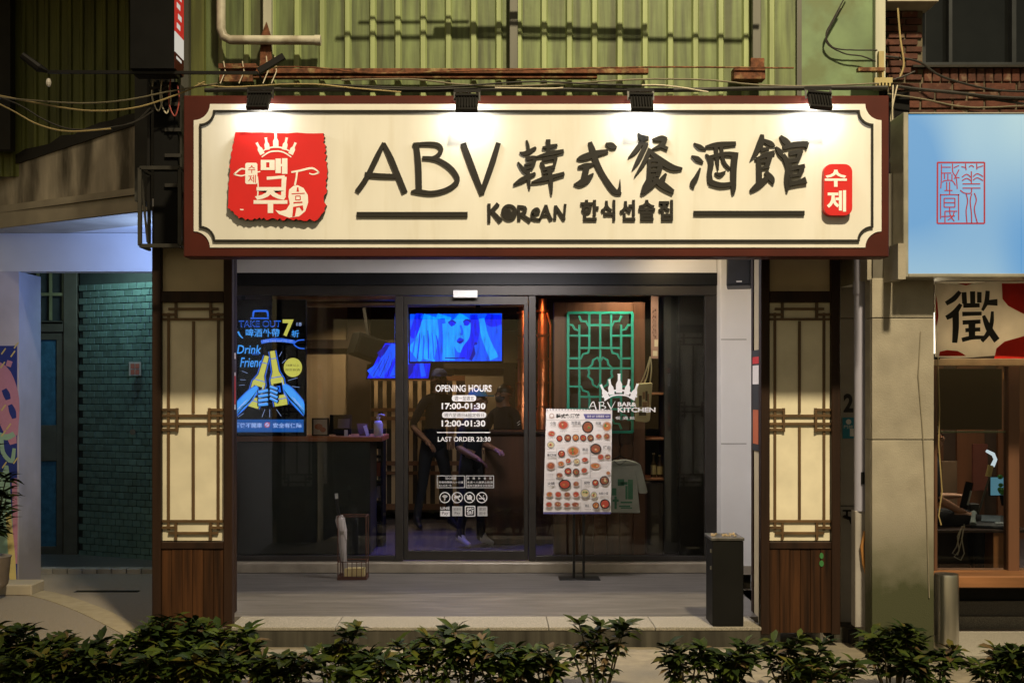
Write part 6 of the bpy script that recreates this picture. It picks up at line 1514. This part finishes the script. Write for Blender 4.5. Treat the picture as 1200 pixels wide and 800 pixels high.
cable([(-20,108),(60,124),(110,130),(160,126),(210,110),(240,96)], -.28, .006, m_cable_y, 'lower tan cable sagging from the left edge to the sign')
cable([(-20,112),(15,130),(45,146),(80,154),(130,151)], -.32, .006, m_cable_y, 'yellowish cable drooping lowest at the far left')
cable([(-20,108),(20,122),(55,142),(90,152),(150,146),(180,130)], -.3, .006, m_cable, 'black cable drooping beside the lowest yellowish cable')
cable([(130,151),(160,142),(180,122)], -.26, .008, m_cable, 'thick black cable end rising to the cable channel')
cable([(232,98),(262,102),(300,101),(330,99),(370,99),(420,104),(470,108)], -.2, .005, m_cable_y, 'tan cable along the top of the sign by the first floodlight')
cable([(330,98),(400,100),(500,103),(620,96),(700,99),(790,101)], -.15, .006, m_cable, 'black cable along the top of the sign between middle floodlights')
cable([(240,106),(340,105),(480,106),(620,105),(760,106),(900,104),(1040,103)], -.12, .016, m_cable, 'thick black cable bundle lying along the top of the sign')
cable([(400,94),(480,93),(540,99),(600,101),(680,97),(760,93),(830,94),(880,99),(940,101),(1030,98)], -.1, .006, m_cg, 'grey cable waving above the right half of the sign')
cable([(752,100),(775,100),(800,103),(830,108)], -.3, .005, m_cable_w, 'short white cable by the third floodlight')
cable([(580,103),(640,104),(660,103)], -.3, .005, m_cable_w, 'short white cable right of the second floodlight')
cable([(258,80),(360,79),(440,86),(560,83),(760,79),(930,80)], -.02, .006, m_rust, 'rust brown cable running along the rusty angle iron')
cable([(994,-10),(975,25),(968,40),(972,52),(985,58),(1028,59)], .1, .005, m_cable, 'black cable loop hanging on the flat green panel, upper one')
cable([(985,10),(970,38),(970,52),(990,63),(1010,66),(1026,72)], .1, .005, m_cable, 'black cable loop hanging on the flat green panel, lower one')
cable([(1037,66),(1075,72),(1100,88),(1130,98),(1170,106),(1230,108)], .15, .008, m_cable, 'black cable sagging across the soldier course of bricks')
cable([(1030,98),(1070,104),(1120,109),(1170,114),(1230,116)], .12, .012, m_cable, 'thick black cable above the pale blue lightbox')
cable([(1040,110),(1080,116),(1140,126),(1230,122)], .12, .006, m_cg, 'grey cable just above the pale blue lightbox')
cable([(1060,106),(1110,107),(1160,116),(1230,126)], .14, .009, m_cable, 'black cable crossing low over the brick wall')
cable([(1052,10),(1055,45),(1059,75),(1054,92)], .1, .007, m_cable_y, 'yellow cable hanging down the brick pier')
cable([(1020,104),(1040,96),(1058,90),(1072,84)], .08, .007, m_cable, 'short black cable at the cluster above the sign corner')
for i in range(5):
    a = 1048+random.uniform(-4,6); cable([(a,100),(a+random.uniform(-8,12),130+i*12),(a+random.uniform(-4,8),160+i*10),(a+random.uniform(-10,10),175+i*6)], .0+.02*i, .005, m_cable_w if i < 2 else m_cable, ('longer white','shorter white','longest black','middle black','nearest black')[i]+' loose wire hanging in the gap between sign and lightbox', group='loose wires in the gap')
tb3 = MB().pbox(1025, 1046, 91, 97, .02, .04)
for i in range(5): tb3.pbox(1026+i*4, 1028+i*4, 97, 101, .02, .04)
tb3.pbox(1030, 1036, 60, 91, .06, .03)
tag(tb3.build('terminal_block', mat('terminal_yellow', (.40,.33,.15), .6)), 'yellowish cable clamp block above the right sign corner', 'clamp')
for i, (a, b) in enumerate(((180,100),(190,102),(200,106))):
    cable([(a,92),(a-2,112+i*4),(a+5,130+i*3),(a+10,118),(a+8,100)], -.2-.02*i, .005, m_cable_w if i != 2 else mat('cable_red', (.3,.05,.04), .6), ('left pale','right pale','red')[i]+' wire loop hanging at the top of the black cable channel', group='wire loops by the channel')
cable([(1018,300),(1012,312),(1014,335),(1018,350),(1022,320),(1026,302)], .05, .004, m_cable, 'black wire loop under the lower right sign corner')
mb = MB().pbox(1022, 1046, 301, 330, .05, .1); mb.pbox(1010,1030,300,318,.1,.05)
tag(mb.build('junction_box', m_frame_iron, bevel=.004), 'dark junction box under the lower right corner of the sign', 'box')
MBt = MB()
for a in (312,322,262,284): MBt.tube([P(a,66 if a>300 else 72,0), P(a+2,84,-.02), P(a-4,98,-.06)], .004, 5)
tag(MBt.build('cable_tie', m_cable_w), 'pale wire ends tied to the rusty bracket above the emblem', 'wire')
fi = MB()
for i in range(3): fi.tube([P(175+i*10,95,-.18), P(178+i*9,104+i*3,-.2), P(200,98+i*2,-.2)], .012, 6)
tag(fi.build('cable_splice', m_cable), 'black bundle of spliced cables under the projecting sign', 'cable')

# ================================================================== PLANTS
m_leaf = mat('leaf_green', (.034,.050,.006), .65, var=.55, vs=4, objrand=.35, spec=.12, col2=(.085,.068,.010), c2s=6, c2t=(.55,.7))
m_leaf2 = mat('leaf_dark', (.015,.028,.005), .65, var=.4, spec=.12, vs=3, objrand=.3)
m_leafb = mat('leaf_rusty', (.07,.042,.010), .7, var=.4)
m_stem = mat('stem', (.06,.045,.02), .7)
rl = random.Random(11)
def leaf_pts(L, W, c=.22):
    # folded pointed leaf along +X
    V = [(0,0,0),(L*.3,W*.42,L*.02),(L*.62,W*.5,-L*.02),(L,0,-L*c),(L*.62,-W*.5,-L*.02),(L*.3,-W*.42,L*.02),(L*.32,0,-L*.03),(L*.65,0,-L*.07)]
    F = [(0,6,1),(1,6,7,2),(2,7,3),(0,5,6),(5,4,7,6),(4,3,7)]
    return V, F
def add_leaf(mb, c, yaw, pitch, L, W, m):
    V, F = leaf_pts(L, W); Mx = Matrix.Rotation(yaw,3,'Z') @ Matrix.Rotation(-pitch,3,'Y') @ Matrix.Rotation(rl.uniform(-.5,.5),3,'X')
    mb.mat(m).add([Vector(c)+Mx@Vector(v) for v in V], F)
lv, lfc = leaf_pts(.1, .042)
leaf_me = []
for mt_ in (m_leaf, m_leaf2):
    q = MB().add(lv, lfc); leaf_me.append(q.mesh('leaf', mt_, smooth=True))
def shrub(px, Y, h, wid, n_st, label, lone=14, dens=5):
    cx = X(px, Y); t = thing('shrub', label, 'shrub', (cx,Y,0), 'shrubs in the hedge along the pavement')
    st = MB(); fo = MB(); tops = []
    for i in range(n_st):
        a = rl.uniform(0,6.28); r = wid*math.sqrt(rl.random()); hh = h*rl.uniform(.6,1.0)
        b = Vector((cx+math.cos(a)*r*.35, Y+math.sin(a)*r*.25, .0)); e = Vector((cx+math.cos(a)*r, Y+math.sin(a)*r*.55, hh))
        mid = b.lerp(e,.55)+Vector((rl.uniform(-.03,.03),rl.uniform(-.03,.03),.03)); st.tube([b,mid,e],[.007,.005,.003],5)
        tops.append((e,e-mid))
        for lev in (1.0,.84,.68,.5,.34)[:dens]:
            c = mid.lerp(e,(lev-.5)/.5) if lev >= .5 else b.lerp(mid, lev/.55); k_ = rl.randint(5,9); y0 = rl.uniform(0,6.28)
            for j in range(k_):
                big = 1.25 if lev > .8 else .85
                add_leaf(fo, c, y0+j*6.283/k_+rl.uniform(-.3,.3), rl.uniform(-.15,.8) if lev > .7 else rl.uniform(-.4,.4), big*rl.uniform(.055,.11), big*rl.uniform(.022,.042), 2 if rl.random() < .06 else (0 if rl.random() < .6 else 1))
    st.build('stem', m_stem, t); fl = fo.build('foliage', [m_leaf, m_leaf2, m_leafb], t, smooth=True); fl['kind'] = 'stuff'
    tops.sort(key=lambda q: -q[0].z)
    for i in range(lone):
        e, _ = tops[i % max(1,min(len(tops),4))]
        piece('leaf', leaf_me[rl.randint(0,1)], e+Vector((0,0,rl.uniform(-.01,.02))), t, rot=(rl.uniform(-.4,.4), -rl.uniform(-.1,.9), rl.uniform(0,6.28)), scale=(rl.uniform(.55,1.15),)*3)
    return t
places = [(6,-1.25,.47,.26,20,'leafy shrub at the far left end of the hedge'),(48,-1.5,.38,.26,20,'low dense shrub in front at the left end of the hedge'),(92,-1.2,.37,.26,20,'dense shrub below the drain grating on the left'),
 (140,-1.5,.36,.26,20,'front shrub left of the left lattice pillar'),(178,-1.22,.38,.24,18,'shrub before the left edge of the left lattice pillar'),(206,-1.15,.46,.2,20,'tall bushy shrub before the left lattice pillar'),
 (232,-1.45,.38,.26,20,'front shrub below the left lattice pillar'),(262,-1.2,.42,.22,18,'shrub at the inner corner of the left lattice pillar'),
 (330,-1.35,.33,.24,15,'low shrub before the left end of the platform step'),(392,-1.2,.45,.17,9,'upright shrub before the step below the umbrella stand'),(440,-1.4,.34,.22,13,'low shrub before the step left of the middle'),
 (505,-1.25,.40,.2,12,'broad leaved shrub before the middle of the step'),(545,-1.2,.49,.14,7,'tallest broad leaved sprig before the middle of the step'),(590,-1.35,.37,.22,13,'shrub before the step right of the tallest sprig'),(640,-1.3,.35,.2,11,'shrub before the step below the menu board'),
 (700,-1.25,.52,.15,8,'thin tall shrub beside the gap in the hedge'),(800,-1.3,.36,.14,7,'thin reddish shrub right of the gap in the hedge'),(850,-1.3,.37,.2,11,'shrub before the step below the black bin'),(925,-1.3,.38,.2,11,'shrub before the right lattice pillar'),(965,-1.45,.32,.2,10,'low front shrub below the right lattice pillar'),
 (1045,-1.2,.47,.2,13,'dense shrub before the stone clad pillar'),(1095,-1.4,.36,.2,10,'shrub before the steel bollard'),(1160,-1.25,.33,.18,9,'sparse shrub before the neighbouring bench'),(1198,-1.3,.32,.16,7,'sparse shrub at the far right end of the hedge')]
for i, p in enumerate(places):
    p = list(p); p[2] -= .06 if i > 7 else .045; p[4] = int(p[4]*1.25) if i <= 7 else p[4]
    if i > 7: p[3] *= 1.1
    shrub(*p, lone=10)
# potted plant at far left
pt_ = thing('potted_plant', 'tall leafy potted plant before the mural at the far left', 'plant', P(2,690,1.9))
MB().lathe([(.11,.1),(.15,.14),(.17,.36),(.18,.38),(.16,.37)], X(-12,1.8), 1.8, 20).build('pot', mat('pot_clay', (.25,.2,.16), .7), pt_, smooth=True)
fo = MB(); st = MB()
for i in range(16):
    a = rl.uniform(0,6.28); hh = rl.uniform(.5,1.25); b = Vector((X(-12,1.8),1.8,.35)); e = b+Vector((math.cos(a)*.16,math.sin(a)*.14,hh)); st.tube([b,b.lerp(e,.5)+Vector((0,0,.05)),e],[.008,.006,.003],5)
    for lev in (1,.8,.6,.4):
        for j in range(5): add_leaf(fo, b.lerp(e,lev), rl.uniform(0,6.28), rl.uniform(-.2,.6), rl.uniform(.12,.2), rl.uniform(.03,.05), rl.randint(0,1))
for q in (((-4,560),(20,548),(40,545)),((-4,570),(25,575),(38,585))):
    pass
st.build('stem', m_stem, pt_); f_ = fo.build('foliage', [m_leaf2, m_leaf], pt_, smooth=True); f_['kind'] = 'stuff'
